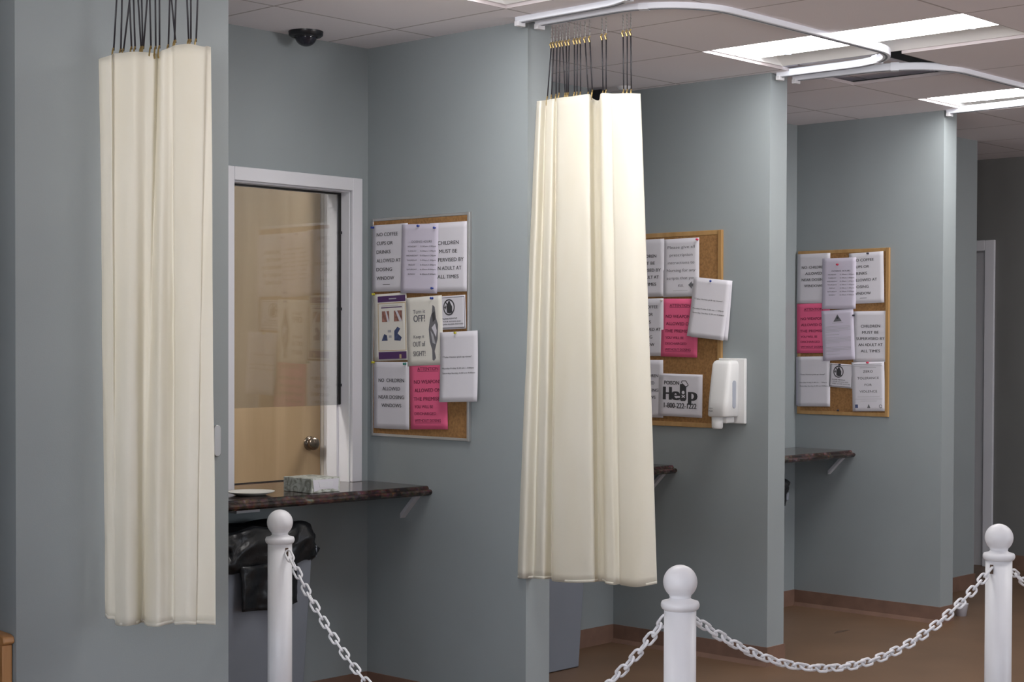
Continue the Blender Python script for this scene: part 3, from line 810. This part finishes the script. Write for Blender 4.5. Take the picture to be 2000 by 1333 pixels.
class Sheet:
    def __init__(s, name, label, X, cY, cZ, w, h, ang, layer, m, cat='notice', group=None, curl=0.0, lift=0.0):
        s.w, s.h, s.curl, s.lift = w, h, curl, lift
        s.o = empty(name, (X - .0096 - layer * .0022, cY, cZ), label, cat, group)
        s.o.matrix_basis = Matrix.Translation(s.o.location) @ Matrix(((0, 0, -1, 0), (-1, 0, 0, 0), (0, 1, 0, 0), (0, 0, 0, 1))) @ Matrix.Rotation(math.radians(ang), 4, 'Z')
        bm = NB(); nx, ny = 8, 12; G = []
        for j in range(ny + 1):
            G.append([bm.verts.new(s.P((i / nx - .5) * w, (.5 - j / ny) * h, 0)) for i in range(nx + 1)])
        for a, b in zip(G, G[1:]):
            for i in range(nx): bm.faces.new((a[i], b[i], b[i + 1], a[i + 1]))
        sh = link('sheet', bm, m, s.o, smooth=True, world_space=False)
        sd = sh.modifiers.new('solid', 'SOLIDIFY'); sd.thickness = .0003; sd.offset = -1
        s.bm = NB(); s.mats = []; 
    def P(s, u, v, e):
        t = .5 - v / s.h
        z = s.lift * t * t + .3 * s.curl * (t ** 2) * (2 * u / s.w) ** 2 + .0003 * math.sin(u / s.w * 5 + t * 3)
        return Vector((u, v, z + e + (.0006 if e else 0)))
    def mi(s, m):
        if m not in s.mats: s.mats.append(m)
        return s.mats.index(m)
    def text(s, txt, u, v, cap, width=None, m='ink', bold=.012, align='c', e=.0004, shear=0):
        """u: -.5..5 across, v: 0..1 from the top (baseline), cap height in metres, width as fraction of the sheet"""
        V, Fc = text_tris(txt, 0)
        if not V: return
        if bold:
            for q in (-1, 1):
                s.text(txt, u + q * bold * 1.5 * cap / s.w, v, cap, width, m, 0, align, e + .00005 * (q + 2))
        x0 = min(p[0] for p in V); x1 = max(p[0] for p in V)
        sy = cap / .69; sx = sy if width is None else width * s.w / (x1 - x0)
        W = (x1 - x0) * sx; ox = u * s.w - (W / 2 if align == 'c' else 0); oy = (.5 - v) * s.h
        k = s.mi(m); vs = [s.bm.verts.new(s.P(ox + (p[0] - x0) * sx, oy + p[1] * sy, e)) for p in V]
        for f in Fc:
            try: s.bm.faces.new([vs[i] for i in f]).material_index = k
            except ValueError: pass
    def poly(s, pts, m, e=.0003):
        """pts in (u fraction, v fraction from the top)"""
        k = s.mi(m); vs = [s.bm.verts.new(s.P(p[0] * s.w, (.5 - p[1]) * s.h, e)) for p in pts]
        f = s.bm.faces.new(vs); f.material_index = k
    def rect(s, u0, u1, v0, v1, m, e=.0003):
        n = 4
        for i in range(n):
            a = u0 + (u1 - u0) * i / n; b = u0 + (u1 - u0) * (i + 1) / n
            s.poly([(a, v0), (b, v0), (b, v1), (a, v1)], m, e)
    def ring(s, cu, cv_, r, t, m, e=.0005, n=28):
        k = s.mi(m); A = []; B = []
        for i in range(n):
            a = 2 * math.pi * i / n
            for L, rr in ((A, r), (B, r - t)):
                L.append(s.bm.verts.new(s.P(cu * s.w + rr * math.cos(a), (.5 - cv_) * s.h + rr * math.sin(a), e)))
        for i in range(n): s.bm.faces.new((A[i], A[(i + 1) % n], B[(i + 1) % n], B[i])).material_index = k
    def greek(s, u, v, cap, width, m='grey_ink'):
        s.rect(u - width / 2, u + width / 2, v - cap / s.h, v, m)
    def done(s):
        if len(s.bm.verts) == 0: s.bm.free(); return s.o
        me = bpy.data.meshes.new('printing')
        s.bm.normal_update()
        for f in s.bm.faces:
            if f.normal.z < 0: f.normal_flip()
        s.bm.to_mesh(me); s.bm.free()
        for m in s.mats: me.materials.append(M[m])
        o = bpy.data.objects.new('printing', me); COL.objects.link(o); o.parent = s.o
        return s.o

def lines(s, L, v0, dv, cap, m='ink', u=0, align='c', bold=.02):
    for k, item in enumerate(L):
        if not item: continue
        t, w = item
        s.text(t, u, v0 + k * dv, cap, w, m, bold, align)

def coffee(X, y, z, a, lay, lab, u=-.42):
    s = Sheet('paper_notice', lab, X, y, z, .216, .279, a, lay, M['paper'], group=None, curl=.004)
    lines(s, [('NO COFFEE', .60), ('CUPS OR', .46), ('DRINKS', .40), ('ALLOWED AT', .68), ('DOSING', .44), ('WINDOW', .50)], .17, .131, .0145, u=u + .04, align='l')
    s.greek(-.10, .90, .003, .2, 'grey_ink'); return s.done()
def nochild(X, y, z, a, lay, lab, pos='DOSING'):
    s = Sheet('paper_notice', lab, X, y, z, .216, .279, a, lay, M['paper'], curl=.003)
    lines(s, [('NO  CHILDREN', .72), ('ALLOWED', .50), ('NEAR DOSING', .72), ('WINDOWS', .56)], .30, .125, .0145); return s.done()
def schedule(X, y, z, a, lay, lab):
    s = Sheet('paper_notice', lab, X, y, z, .216, .283, a, lay, M['paper2'], curl=.002)
    s.text('DOSING HOURS', .06, .27, .0085, .55, 'grey_ink', .012)
    for k, (d_, h_) in enumerate((('MONDAY', '5:30am-1:00pm'), ('TUESDAY', '5:30am-1:00pm'), ('WEDNESDAY', '5:30am-1:00pm'), ('THURSDAY', '5:30am-1:00pm'), ('FRIDAY', '5:30am-1:00pm'), ('SATURDAY', '6:30am-9:00am'), ('SUNDAY', '6:30am-9:00am'))):
        v = .335 + k * .0665
        s.text(d_, -.20, v, .0058, (.24, .24, .32, .28, .18, .28, .2)[k], 'grey_ink', .01); s.text(h_, .24, v, .0058, .42, 'grey_ink', .01)
    return s.done()
def children(X, y, z, a, lay, lab):
    s = Sheet('paper_notice', lab, X, y, z, .214, .279, a, lay, M['paper'], curl=.003)
    lines(s, [('CHILDREN', .56), ('MUST BE', .48), ('SUPERVISED BY', .82), ('AN ADULT AT', .70), ('ALL TIMES', .56)], .32, .122, .0148); return s.done()
def pinknote(X, y, z, a, lay, lab):
    s = Sheet('paper_notice', lab, X, y, z, .218, .279, a, lay, M['pink'], curl=.004)
    s.text('ATTENTION', 0, .14, .0135, .56, 'red_ink', .018); s.rect(-.28, .28, .150, .155, 'red_ink')
    lines(s, [('NO WEAPONS', .72), ('ALLOWED ON', .70), ('THE PREMISES', .76)], .33, .125, .0145, 'red_ink', bold=.02, u=-.02)
    lines(s, [('YOU WILL BE', .50), ('DISCHARGED', .58), ('WITHOUT DOSING', .70)], .69, .102, .0115, 'red_ink', u=-.38, align='l', bold=.016)
    s.rect(-.38, .32, .905, .910, 'red_ink')
    return s.done()
def hours(X, y, z, a, lay, lab, lift=.01):
    s = Sheet('paper_notice', lab, X, y, z, .213, .281, a, lay, M['paper'], lift=lift, curl=.003)
    s.text('*Take Homes pick-up times*', -.04, .37, .0065, .78, 'ink', .012)
    s.text('Monday-Friday 5:30 am - 1:00pm', -.02, .53, .006, .84, 'ink', .01)
    s.text('Saturday-Sunday 6:30 am-9:00am', -.0, .60, .006, .86, 'ink', .01)
    return s.done()
def hoods(X, y, z, a, lay, lab, w=.150, h=.132):
    s = Sheet('paper_notice', lab, X, y, z, w, h, a, lay, M['paper'], curl=.001)
    for (u0, u1, v0, v1) in ((-.47, .47, .04, .055), (-.47, .47, .945, .96), (-.47, -.455, .04, .96), (.455, .47, .04, .96)): s.rect(u0, u1, v0, v1, 'ink')
    s.ring(-.12, .34, .033, .0055, 'ink')
    s.poly([(-.20, .50), (-.22, .30), (-.17, .22), (-.13, .15), (-.09, .15), (-.05, .24), (.0, .32), (.0, .50), (-.10, .53)], 'ink', .0004)
    s.poly([(-.30, .34), (-.26, .27), (-.23, .34), (-.26, .41)], 'ink', .0004)
    s.poly([(-.28, .17), (-.255, .14), (.035, .50), (.01, .53)], 'ink', .0006)
    s.text('PLEASE REMOVE', -.10, .70, .0062, .56, 'ink', .02); s.text('YOUR HOODS AND', -.02, .785, .0055, .68, 'ink', .01); s.text('DARK GLASSES INDOORS', .02, .865, .0055, .76, 'ink', .01)
    return s.done()

B1, B2, B3 = 'on the aluminium framed corkboard', 'on the corkboard behind the middle curtain', 'on the corkboard of the third booth'
# board 1
coffee(X1, 5.069, 1.838, 0, 1, 'white NO COFFEE CUPS OR DRINKS notice, top left ' + B1)
schedule(X1, 4.888, 1.829, -1.5, 3, 'pale lavender hours sheet pinned top centre ' + B1)
children(X1, 4.722, 1.830, -.3, 2, 'white CHILDREN MUST BE SUPERVISED notice, top right ' + B1)
s = Sheet('paper_poster', 'cream poster with purple bands and small photos ' + B1, X1, 5.067, 1.550, .205, .280, 1.8, 1, M['cream'], 'poster')
s.rect(-.36, .47, .035, .125, 'purple'); s.rect(-.02, .20, .072, .088, 'pale_ink', .0006)
for q in ((-.36, .47, .14, .15), (-.36, .47, .845, .855), (-.36, -.34, .14, .855), (.45, .47, .14, .855)): s.rect(*q, 'gold')
s.greek(.0, .185, .002, .5, 'pale_ink'); s.greek(.05, .215, .004, .62, 'purple')
s.rect(-.24, -.02, .26, .42, 'skin'); s.rect(.12, .36, .26, .42, 'skin'); s.poly([(.16, .26), (.22, .26), (.36, .42), (.28, .42)], 'paper', .0005); s.poly([(-.14, .26), (-.10, .26), (-.02, .42), (-.08, .42)], 'paper', .0005)
s.poly([(-.26, .70), (-.18, .60), (-.10, .62), (-.08, .70)], 'blue_ink'); s.poly([(.12, .56), (.22, .50), (.30, .53), (.22, .60), (.34, .66), (.30, .71), (.12, .70)], 'blue_ink'); s.greek(-.02, .58, .01, .1, 'pale_ink'); s.greek(.0, .66, .01, .08, 'pale_ink')
s.rect(-.36, .47, .868, .975, 'purple'); s.rect(.26, .32, .91, .97, 'gold', .0005)
s.done()
s = Sheet('paper_poster', 'white cell phone poster with a dark handset drawing ' + B1, X1, 4.858, 1.533, .210, .281, 2.3, 2, M['cream'], 'poster')
s.text('Turn it', -.14, .24, .016, .34, 'grey_ink', .015); s.text('OFF!', -.14, .36, .027, .32, 'grey_ink', .03)
s.text('Keep it', -.16, .60, .013, .30, 'grey_ink', .01); s.text('OUT of', -.16, .72, .020, .34, 'grey_ink', .02); s.text('SIGHT!', -.16, .86, .020, .34, 'grey_ink', .02)
s.poly([(.24, .13), (.30, .16), (.33, .32), (.38, .42), (.36, .62), (.30, .74), (.27, .80), (.30, .90), (.24, .94), (.20, .92), (.20, .78), (.14, .66), (.12, .48), (.16, .34), (.22, .24)], 'grey_ink')
s.poly([(.20, .46), (.30, .40), (.34, .50), (.32, .60), (.24, .50)], 'paper', .0005); s.poly([(.17, .50), (.24, .56), (.30, .70), (.22, .68)], 'pale_ink', .0005); s.poly([(.22, .26), (.29, .22), (.31, .34), (.24, .38)], 'ink', .0005)
s.done()
hoods(X1, 4.700, 1.607, 1.9, 1, 'small sign with a crossed-out figure in a circle ' + B1, .150, .135)
hours(X1, 4.650, 1.390, 2.1, 5.4, 'plain white pick-up times sheet overhanging the right edge of the aluminium framed corkboard', .012)
nochild(X1, 5.059, 1.265, .4, 1, 'white NO CHILDREN ALLOWED notice, bottom left ' + B1)
pinknote(X1, 4.836, 1.272, 2.0, 1.4, 'bright pink ATTENTION NO WEAPONS notice, bottom centre ' + B1)
# board 2
children(X2, 5.010, 1.852, 0, 1, 'white CHILDREN MUST BE SUPERVISED notice, top left ' + B2)
s = Sheet('paper_notice', 'white Please give all prescription instructions notice ' + B2, X2, 4.800, 1.849, .214, .278, .3, 1, M['paper'], 'notice', curl=.003)
lines(s, [('Please give all', .76), ('prescription', .64), ('instructions to', .74), ('Nursing for any', .80), ('scripts that you', .80), ('fill.', .16)], .17, .133, .0135, 'grey_ink', bold=.0)
s.poly([(.20, .80), (.30, .74), (.30, .78), (.42, .78), (.42, .83), (.30, .83), (.30, .87)], 'grey_ink'); s.greek(-.02, .90, .002, .4, 'pale_ink')
s.done()
coffee(X2, 5.012, 1.564, .4, 1, 'white NO COFFEE CUPS OR DRINKS notice, middle left ' + B2, u=-.30)
pinknote(X2, 4.808, 1.561, -1.0, 1, 'bright pink ATTENTION NO WEAPONS notice, centre ' + B2)
hours(X2, 4.624, 1.651, -5.9, 6, 'tilted white pick-up times sheet overhanging the half-hidden oak corkboard', .014)
s = Sheet('paper_notice', 'spare white sheet tucked behind the tilted pick-up times sheet', X2, 4.612, 1.648, .213, .279, -4.6, 5.0, M['paper'], 'notice', lift=.004); s.done()
nochild(X2, 5.012, 1.266, .5, 1, 'white NO CHILDREN notice, bottom left ' + B2)
s = Sheet('paper_sign', 'white landscape POISON Help 1-800-222-1222 sign ' + B2, X2, 4.800, 1.238, .262, .205, -.6, 1.6, M['paper'], 'sign')
for q in ((-.475, .475, .05, .056), (-.475, .475, .955, .961)): s.rect(*q, 'pale_ink')
s.text('POISON', -.20, .255, .0175, .34, 'ink', .03)
s.text('H', -.295, .61, .062, .17, 'ink', .06); s.text('e', -.105, .61, .062, .17, 'ink', .06); s.text('p', .285, .61, .062, .175, 'ink', .06)
s.poly([(-.01, .24), (.075, .22), (.135, .30), (.145, .58), (.115, .625), (.025, .63), (-.005, .59)], 'ink', .0005)
s.poly([(.03, .155), (.13, .15), (.19, .255), (.15, .30), (.115, .30), (.02, .20)], 'ink', .0004); s.poly([(.045, .172), (.12, .167), (.172, .25), (.145, .28), (.12, .28), (.04, .205)], 'paper', .0006)
s.ring(.07, .43, .0085, .0085, 'paper', .0008, 16); s.poly([(.03, .50), (.045, .485), (.115, .545), (.10, .56)], 'paper', .0008); s.poly([(.10, .485), (.115, .50), (.045, .56), (.03, .545)], 'paper', .0008)
s.text('1-800-222-1222', .0, .80, .0245, .74, 'ink', .03)
s.done()
# board 3
nochild(X3, 5.098, 1.855, -.1, 1, 'white NO CHILDREN ALLOWED notice, top left ' + B3)
schedule(X3, 4.930, 1.823, -.1, 3, 'pale lavender hours sheet pinned top centre ' + B3)
coffee(X3, 4.757, 1.850, 1.7, 2, 'white NO COFFEE CUPS OR DRINKS notice, top right ' + B3)
pinknote(X3, 5.097, 1.575, .7, 1, 'bright pink ATTENTION NO WEAPONS notice, middle left ' + B3)
s = Sheet('paper_letter', 'white printed letter with a grey triangle logo, centre ' + B3, X3, 4.934, 1.537, .205, .280, 2.9, 2.2, M['paper2'], 'letter')
s.poly([(.0, .09), (.13, .23), (-.13, .23)], 'grey_ink'); s.poly([(.0, .12), (.04, .18), (-.04, .18)], 'ink', .0005); s.greek(0, .26, .002, .34, 'pale_ink')
random.seed(4)
for blk, n in ((.33, 5), (.49, 1), (.55, 5), (.74, 4), (.88, 1)):
    for k in range(n): w = .78 - (.35 if k == n - 1 else 0); s.greek(-.39 + w / 2, blk + k * .026, .0018, w, 'pale_ink')
s.done()
children(X3, 4.730, 1.528, .4, 1.6, 'white CHILDREN MUST BE SUPERVISED notice, middle right ' + B3)
hours(X3, 5.091, 1.276, 1.2, 1, 'plain white pick-up times sheet, bottom left ' + B3, .004)
s = Sheet('paper_notice', 'spare white sheet showing behind the pick-up times sheet ' + B3, X3, 5.102, 1.276, .214, .275, .6, .4, M['paper2'], 'notice'); s.done()
hoods(X3, 4.913, 1.311, -3.3, 1.9, 'small sign with a crossed-out figure in a circle ' + B3, .150, .132)
s = Sheet('paper_notice', 'white ZERO TOLERANCE FOR VIOLENCE notice, bottom right ' + B3, X3, 4.739, 1.254, .204, .270, 2.0, 3, M['paper'], 'notice')
for v, w in ((.05, .86), (.085, .86), (.12, .5)): s.greek(0, v, .003, w, 'pale_ink')
lines(s, [('ZERO', .30), ('TOLERANCE', .66), ('FOR', .22), ('VIOLENCE', .54)], .215, .135, .0125, 'ink', bold=0)
for v, w in ((.71, .68), (.755, .84), (.795, .5)): s.greek(0, v, .002, w, 'pale_ink')
s.poly([(-.42, .86), (-.33, .86), (-.33, .93), (-.42, .93)], 'blue_ink'); s.poly([(.0, .85), (.05, .935), (-.05, .935)], 'grey_ink'); s.ring(.36, .90, .010, .003, 'grey_ink', .0004, 12)
s.done()

# push pins
def pin(X, y, z, m, label, depth=.016):
    bm = NB()
    lathe(bm, [(0, 0), (.0045, 0), (.0055, .0015), (.003, .003), (.003, .009), (.0052, .0105), (.0048, .013), (0, .0135)], 0, 0, 14)
    bm.transform(Matrix.Translation((X - depth + .002, y, z)) @ Matrix.Rotation(math.radians(-90), 4, 'Y'))
    tag(link('push_pin', bm, M[m], smooth=True, loc=(X - depth, y, z)), label, 'push pin', 'push pins on the corkboards')
pin(X1, 5.170, 1.968, 'blue_pin', 'blue pin at the top left corner of the aluminium framed corkboard')
pin(X1, 4.890, 1.962, 'blue_pin', 'blue pin at the top middle of the lavender hours sheet ' + B1)
pin(X1, 4.794, 1.950, 'blue_pin', 'blue pin at the top right of the lavender hours sheet ' + B1)
pin(X1, 4.808, 1.706, 'blue_pin', 'blue pin at the foot of the lavender hours sheet ' + B1)
pin(X1, 4.811, 1.666, 'blue_pin', 'blue pin at the top of the cell phone poster ' + B1)
pin(X1, 5.163, 1.688, 'yellow_pin', 'yellow pin at the top left of the purple banded poster')
pin(X1, 5.165, 1.402, 'yellow_pin', 'yellow pin below the purple banded poster')
pin(X1, 4.970, 1.398, 'teal', 'teal pin at the top right of the NO CHILDREN notice ' + B1)
pin(X1, 4.669, 1.525, 'yellow_pin', 'yellow pin at the top of the hanging pick-up times sheet', .020)
pin(X2, 4.614, 1.780, 'blue_pin', 'blue pin at the top of the tilted sheet on the half-hidden corkboard', .021)
pin(X2, 4.912, 1.695, 'cream', 'white pin at the top left of the pink notice on the half-hidden corkboard')
pin(X2, 4.700, 1.979, 'red_pin', 'red pin at the top right of the prescription notice')
pin(X3, 4.746, 1.983, 'black_pin', 'dark pin at the top right ' + B3, .018)
pin(X3, 4.937, 1.928, 'red_pin', 'pink pin at the top of the lavender sheet ' + B3, .020)
pin(X3, 4.832, 1.645, 'black_pin', 'dark pin between the logo letter and the CHILDREN notice, third booth', .018)
pin(X3, 4.919, 1.372, 'black_pin', 'dark pin above the crossed-out figure sign ' + B3, .018)
pin(X3, 4.741, 1.386, 'red_pin', 'red pin at the top of the ZERO TOLERANCE notice', .020)
pin(X3, 4.930, 1.118, 'black_pin', 'dark pin on bare cork at the bottom ' + B3, .014)

# ------------------------------------------------------------------ soap dispenser on the second divider
d = empty('soap_dispenser', (X2, 4.50, 1.10), 'white wall soap dispenser mounted right of the corkboard behind the middle curtain', 'soap dispenser')
boxobj('back_plate', (X2 - .020, X2 - .001, 4.422, 4.572, 1.115, 1.418), M['disp'], d, bevel=.004)
bm = NB()
def loft(bm, secs, seg=28):
    R = []
    for (z, xc, xh, yc, yh, e) in secs:
        row = []
        for k in range(seg):
            a = 2 * math.pi * k / seg; c, s_ = math.cos(a), math.sin(a)
            row.append(bm.verts.new((xc + xh * abs(c) ** e * (1 if c > 0 else -1), yc + yh * abs(s_) ** e * (1 if s_ > 0 else -1), z)))
        R.append(row)
    for a, b in zip(R, R[1:]):
        for k in range(seg): bm.faces.new((a[k], a[(k + 1) % seg], b[(k + 1) % seg], b[k]))
    bm.faces.new(R[0][::-1]); bm.faces.new(R[-1])
loft(bm, [(1.148, X2 - .078, .058, 4.500, .050, .45), (1.155, X2 - .080, .062, 4.500, .055, .45), (1.22, X2 - .077, .058, 4.500, .056, .45), (1.30, X2 - .070, .051, 4.500, .056, .45),
          (1.39, X2 - .062, .043, 4.500, .055, .45), (1.404, X2 - .060, .038, 4.500, .050, .45), (1.409, X2 - .058, .030, 4.500, .042, .5)])
link('cover', bm, M['disp'], d, smooth=True)
bm = NB(); prism(bm, [(X2 - .074 + .012 * math.cos(a * math.pi / 8), 1.252 + (.052 if a <= 8 else -.052) + .012 * math.sin(a * math.pi / 8)) for a in range(16)], 'y', 4.4405, 4.4445)
link('level_window', bm, mat('dispenser_level_window', (0.42, 0.45, 0.52), .3), d)
bm = NB(); lathe(bm, [(0, 1.093), (.022, 1.093), (.026, 1.10), (.027, 1.148), (0, 1.148)], X2 - .108, 4.512, 20)
link('nozzle', bm, M['disp'], d, smooth=True)
bm = NB(); box(bm, X2 - .095, X2 - .03, 4.47, 4.53, 1.118, 1.148)
link('push_bar', bm, M['disp'], d, bevel=.006)
bm = NB(); V, Fc = text_tris('PUSH', .01)
for (txt, zc, hh) in (('PUSH', 1.172, .010), ('HERE', 1.186, .006)):
    V, Fc = text_tris(txt, .01); x0_ = min(p[0] for p in V); x1_ = max(p[0] for p in V); sx = .022 / (x1_ - x0_)
    vs = [bm.verts.new((X2 - .1435, 4.535 - (p[0] - x0_) * sx, zc + p[1] * hh)) for p in V]
    for f in Fc: bm.faces.new([vs[i] for i in f])
link('printing', bm, M['grey_ink'], d)

# ------------------------------------------------------------------ stanchions and chain
POSTS = [(3.42, 4.255), (3.26, 2.485), (4.698, 2.357), (6.18, 2.25)]
PLAB = ['white plastic post with ball top beside the first booth, in front of the bin',
        'large white plastic post with ball top in the foreground, nearest the camera',
        'white plastic post with ball top at the right edge of the photo',
        'white plastic post holding the far end of the right-hand chain, beyond the frame']
first = None
def make_post():
    p = empty('stanchion_post', (0, 0, 0))
    bm = NB(); lathe(bm, [(0, .02), (.0405, .02), (.0400, .825), (0, .825)], 0, 0, 40)
    link('shaft', bm, M['white_plastic'], p, smooth=True, bevel=0)
    bm = NB(); lathe(bm, [(.040, .822), (.0455, .826), (.048, .832), (.048, .838), (.0455, .844), (.030, .848), (.026, .853), (0, .853)], 0, 0, 40)
    link('collar', bm, M['white_plastic'], p, smooth=True)
    bm = NB(); zc = .892; r = .0425
    lathe(bm, [(.026, .853), (.0275, .858)] + [(r * math.cos(a), zc + r * math.sin(a)) for a in [math.radians(d_) for d_ in range(-50, 90, 7)]] + [(0, zc + r)], 0, 0, 40)
    link('ball_finial', bm, M['white_plastic'], p, smooth=True)
    bm = NB(); lathe(bm, [(0, 0), (.145, 0), (.15, .01), (.14, .025), (.06, .04), (.042, .06), (0, .06)], 0, 0, 40)
    link('base', bm, M['white_plastic'], p, smooth=True)
    return p
proto = make_post()
def copy_tree(o, parent=None):
    c = o.copy(); COL.objects.link(c); c.parent = parent
    for ch in list(o.children): copy_tree(ch, c)
    return c
posts = []
for k, (x, y) in enumerate(POSTS):
    p = proto if k == 0 else copy_tree(proto)
    posts.append(p)
for k, (x, y) in enumerate(POSTS):
    p = posts[k]; p.location = (x, y, 0)
    tag(p, PLAB[k], 'stanchion', 'white chain stanchion posts')
# chain slots on the shafts
def slot(p, x, y, ang):
    bm = NB()
    box(bm, .0390, .0412, -.0055, .0055, .784, .812)
    bm.transform(Matrix.Rotation(ang, 4, 'Z'))
    link('chain_slot', bm, M['rust'], p, world_space=False)
def ang_between(a, b): return math.atan2(b[1] - a[1], b[0] - a[0])

def link_mesh():
    bm = NB(); L, W, r = .0215, .0105, .0038; pts = []
    for k in range(9): a = -math.pi / 2 + math.pi * k / 8; pts.append((L - W + W * math.cos(a), W * math.sin(a), 0))
    for k in range(9): a = math.pi / 2 + math.pi * k / 8; pts.append((-(L - W) + W * math.cos(a), W * math.sin(a), 0))
    tube(bm, pts, r, 7, closed=True)
    me = bpy.data.meshes.new('link'); bmesh.ops.recalc_face_normals(bm, faces=bm.faces); bm.to_mesh(me); bm.free()
    me.materials.append(M['white_plastic'])
    for p in me.polygons: p.use_smooth = True
    return me
LINK = link_mesh()
def chain(A, B, sag, label, za=.800, zb=.800):
    A = Vector((*A, za)); B = Vector((*B, zb)); dirv = (B - A); dirv.z = 0; dirv.normalize()
    A = A + dirv * .044; B = B - dirv * .044
    N = 600; P = []
    for k in range(N + 1):
        t = k / N; q = A.lerp(B, t); q.z -= 4 * sag * t * (1 - t); P.append(q)
    S = [0]
    for a, b in zip(P, P[1:]): S.append(S[-1] + (b - a).length)
    n = max(3, round(S[-1] / .0345)); pitch = S[-1] / n
    root = empty('barrier_chain', tuple((A + B) / 2), label, 'chain', 'white plastic chains between the posts')
    def at(s):
        s = max(0, min(S[-1], s)); lo = 0; hi = N
        while hi - lo > 1:
            m = (lo + hi) // 2
            if S[m] <= s: lo = m
            else: hi = m
        u = (s - S[lo]) / max(1e-9, S[lo + 1] - S[lo]); return P[lo].lerp(P[lo + 1], u)
    for k in range(n):
        c = at((k + .5) * pitch); t = (at((k + .9) * pitch) - at((k + .1) * pitch)).normalized()
        side = Vector((-dirv.y, dirv.x, 0)); up = t.cross(side).normalized(); side = up.cross(t)
        roll = math.radians(45 + (90 if k % 2 else 0) + 8 * math.sin(k * 1.7))
        y_ = side * math.cos(roll) + up * math.sin(roll); z_ = t.cross(y_)
        o = bpy.data.objects.new('link', LINK); COL.objects.link(o); o.parent = root
        m = Matrix(((t.x, y_.x, z_.x, c.x), (t.y, y_.y, z_.y, c.y), (t.z, y_.z, z_.z, c.z), (0, 0, 0, 1)))
        o.matrix_basis = Matrix.Translation(-root.location) @ m
    return root
CH = [(0, 1, .475, 'white plastic chain drooping from the post by the first booth to the foreground post'),
      (1, 2, .208, 'white plastic chain hanging between the foreground post and the right-hand post'),
      (2, 3, .208, 'short visible end of white chain leaving the right-hand post toward the right edge')]
for a, b, sg, lb in CH:
    chain(POSTS[a], POSTS[b], sg, lb)
    an = ang_between(POSTS[a], POSTS[b])
    slot(posts[a], 0, 0, an); slot(posts[b], 0, 0, an + math.pi)

# ------------------------------------------------------------------ wooden armchair left of the pier
c = empty('wooden_armchair', (2.15, 4.62, 0), 'light oak armchair whose arm shows at the lower left edge beside the pier', 'chair')
for xs, nm in ((2.453, 'arm'), (1.85, 'arm')):
    bm = NB(); prism(bm, [(4.308, .612), (4.312, .628), (4.33, .634), (4.60, .650), (4.88, .640), (4.88, .610), (4.32, .604)], 'x', xs, xs + .036)
    link(nm, bm, M['oak_chair'], c, bevel=.004)
    boxobj('leg', (xs + .002, xs + .034, 4.320, 4.358, 0, .604), M['oak_chair'], c, bevel=.003)
    boxobj('leg', (xs + .002, xs + .034, 4.842, 4.88, 0, .61), M['oak_chair'], c, bevel=.003)
    boxobj('side_panel', (xs + .010, xs + .026, 4.358, 4.842, .30, .56), M['oak_chair'], c)
boxobj('seat', (1.890, 2.444, 4.33, 4.86, .38, .46), M['seat'], c, bevel=.02)
boxobj('backrest', (1.890, 2.444, 4.80, 4.87, .50, .84), M['seat'], c, bevel=.02)
boxobj('seat_rail', (1.884, 2.449, 4.325, 4.35, .33, .378), M['oak_chair'], c)

# ------------------------------------------------------------------ small things on the floor
bm = NB(); lathe(bm, [(0, 0), (.027, 0), (.038, .066), (.040, .068), (.037, .066), (.025, .004), (0, .004)], 8.235, 4.350, 24)
tag(link('paper_cup', bm, M['paper'], smooth=True), 'small white cup on the floor at the end of the third divider', 'cup')
bm = NB(); prism(bm, [(7.27, 4.552), (7.33, 4.572), (7.40, 4.562), (7.415, 4.548), (7.35, 4.545)], 'z', .0003, .002)
tag(link('floor_scrap', bm, M['rust']), 'small dark scrap lying on the brown floor of the third booth', 'scrap')
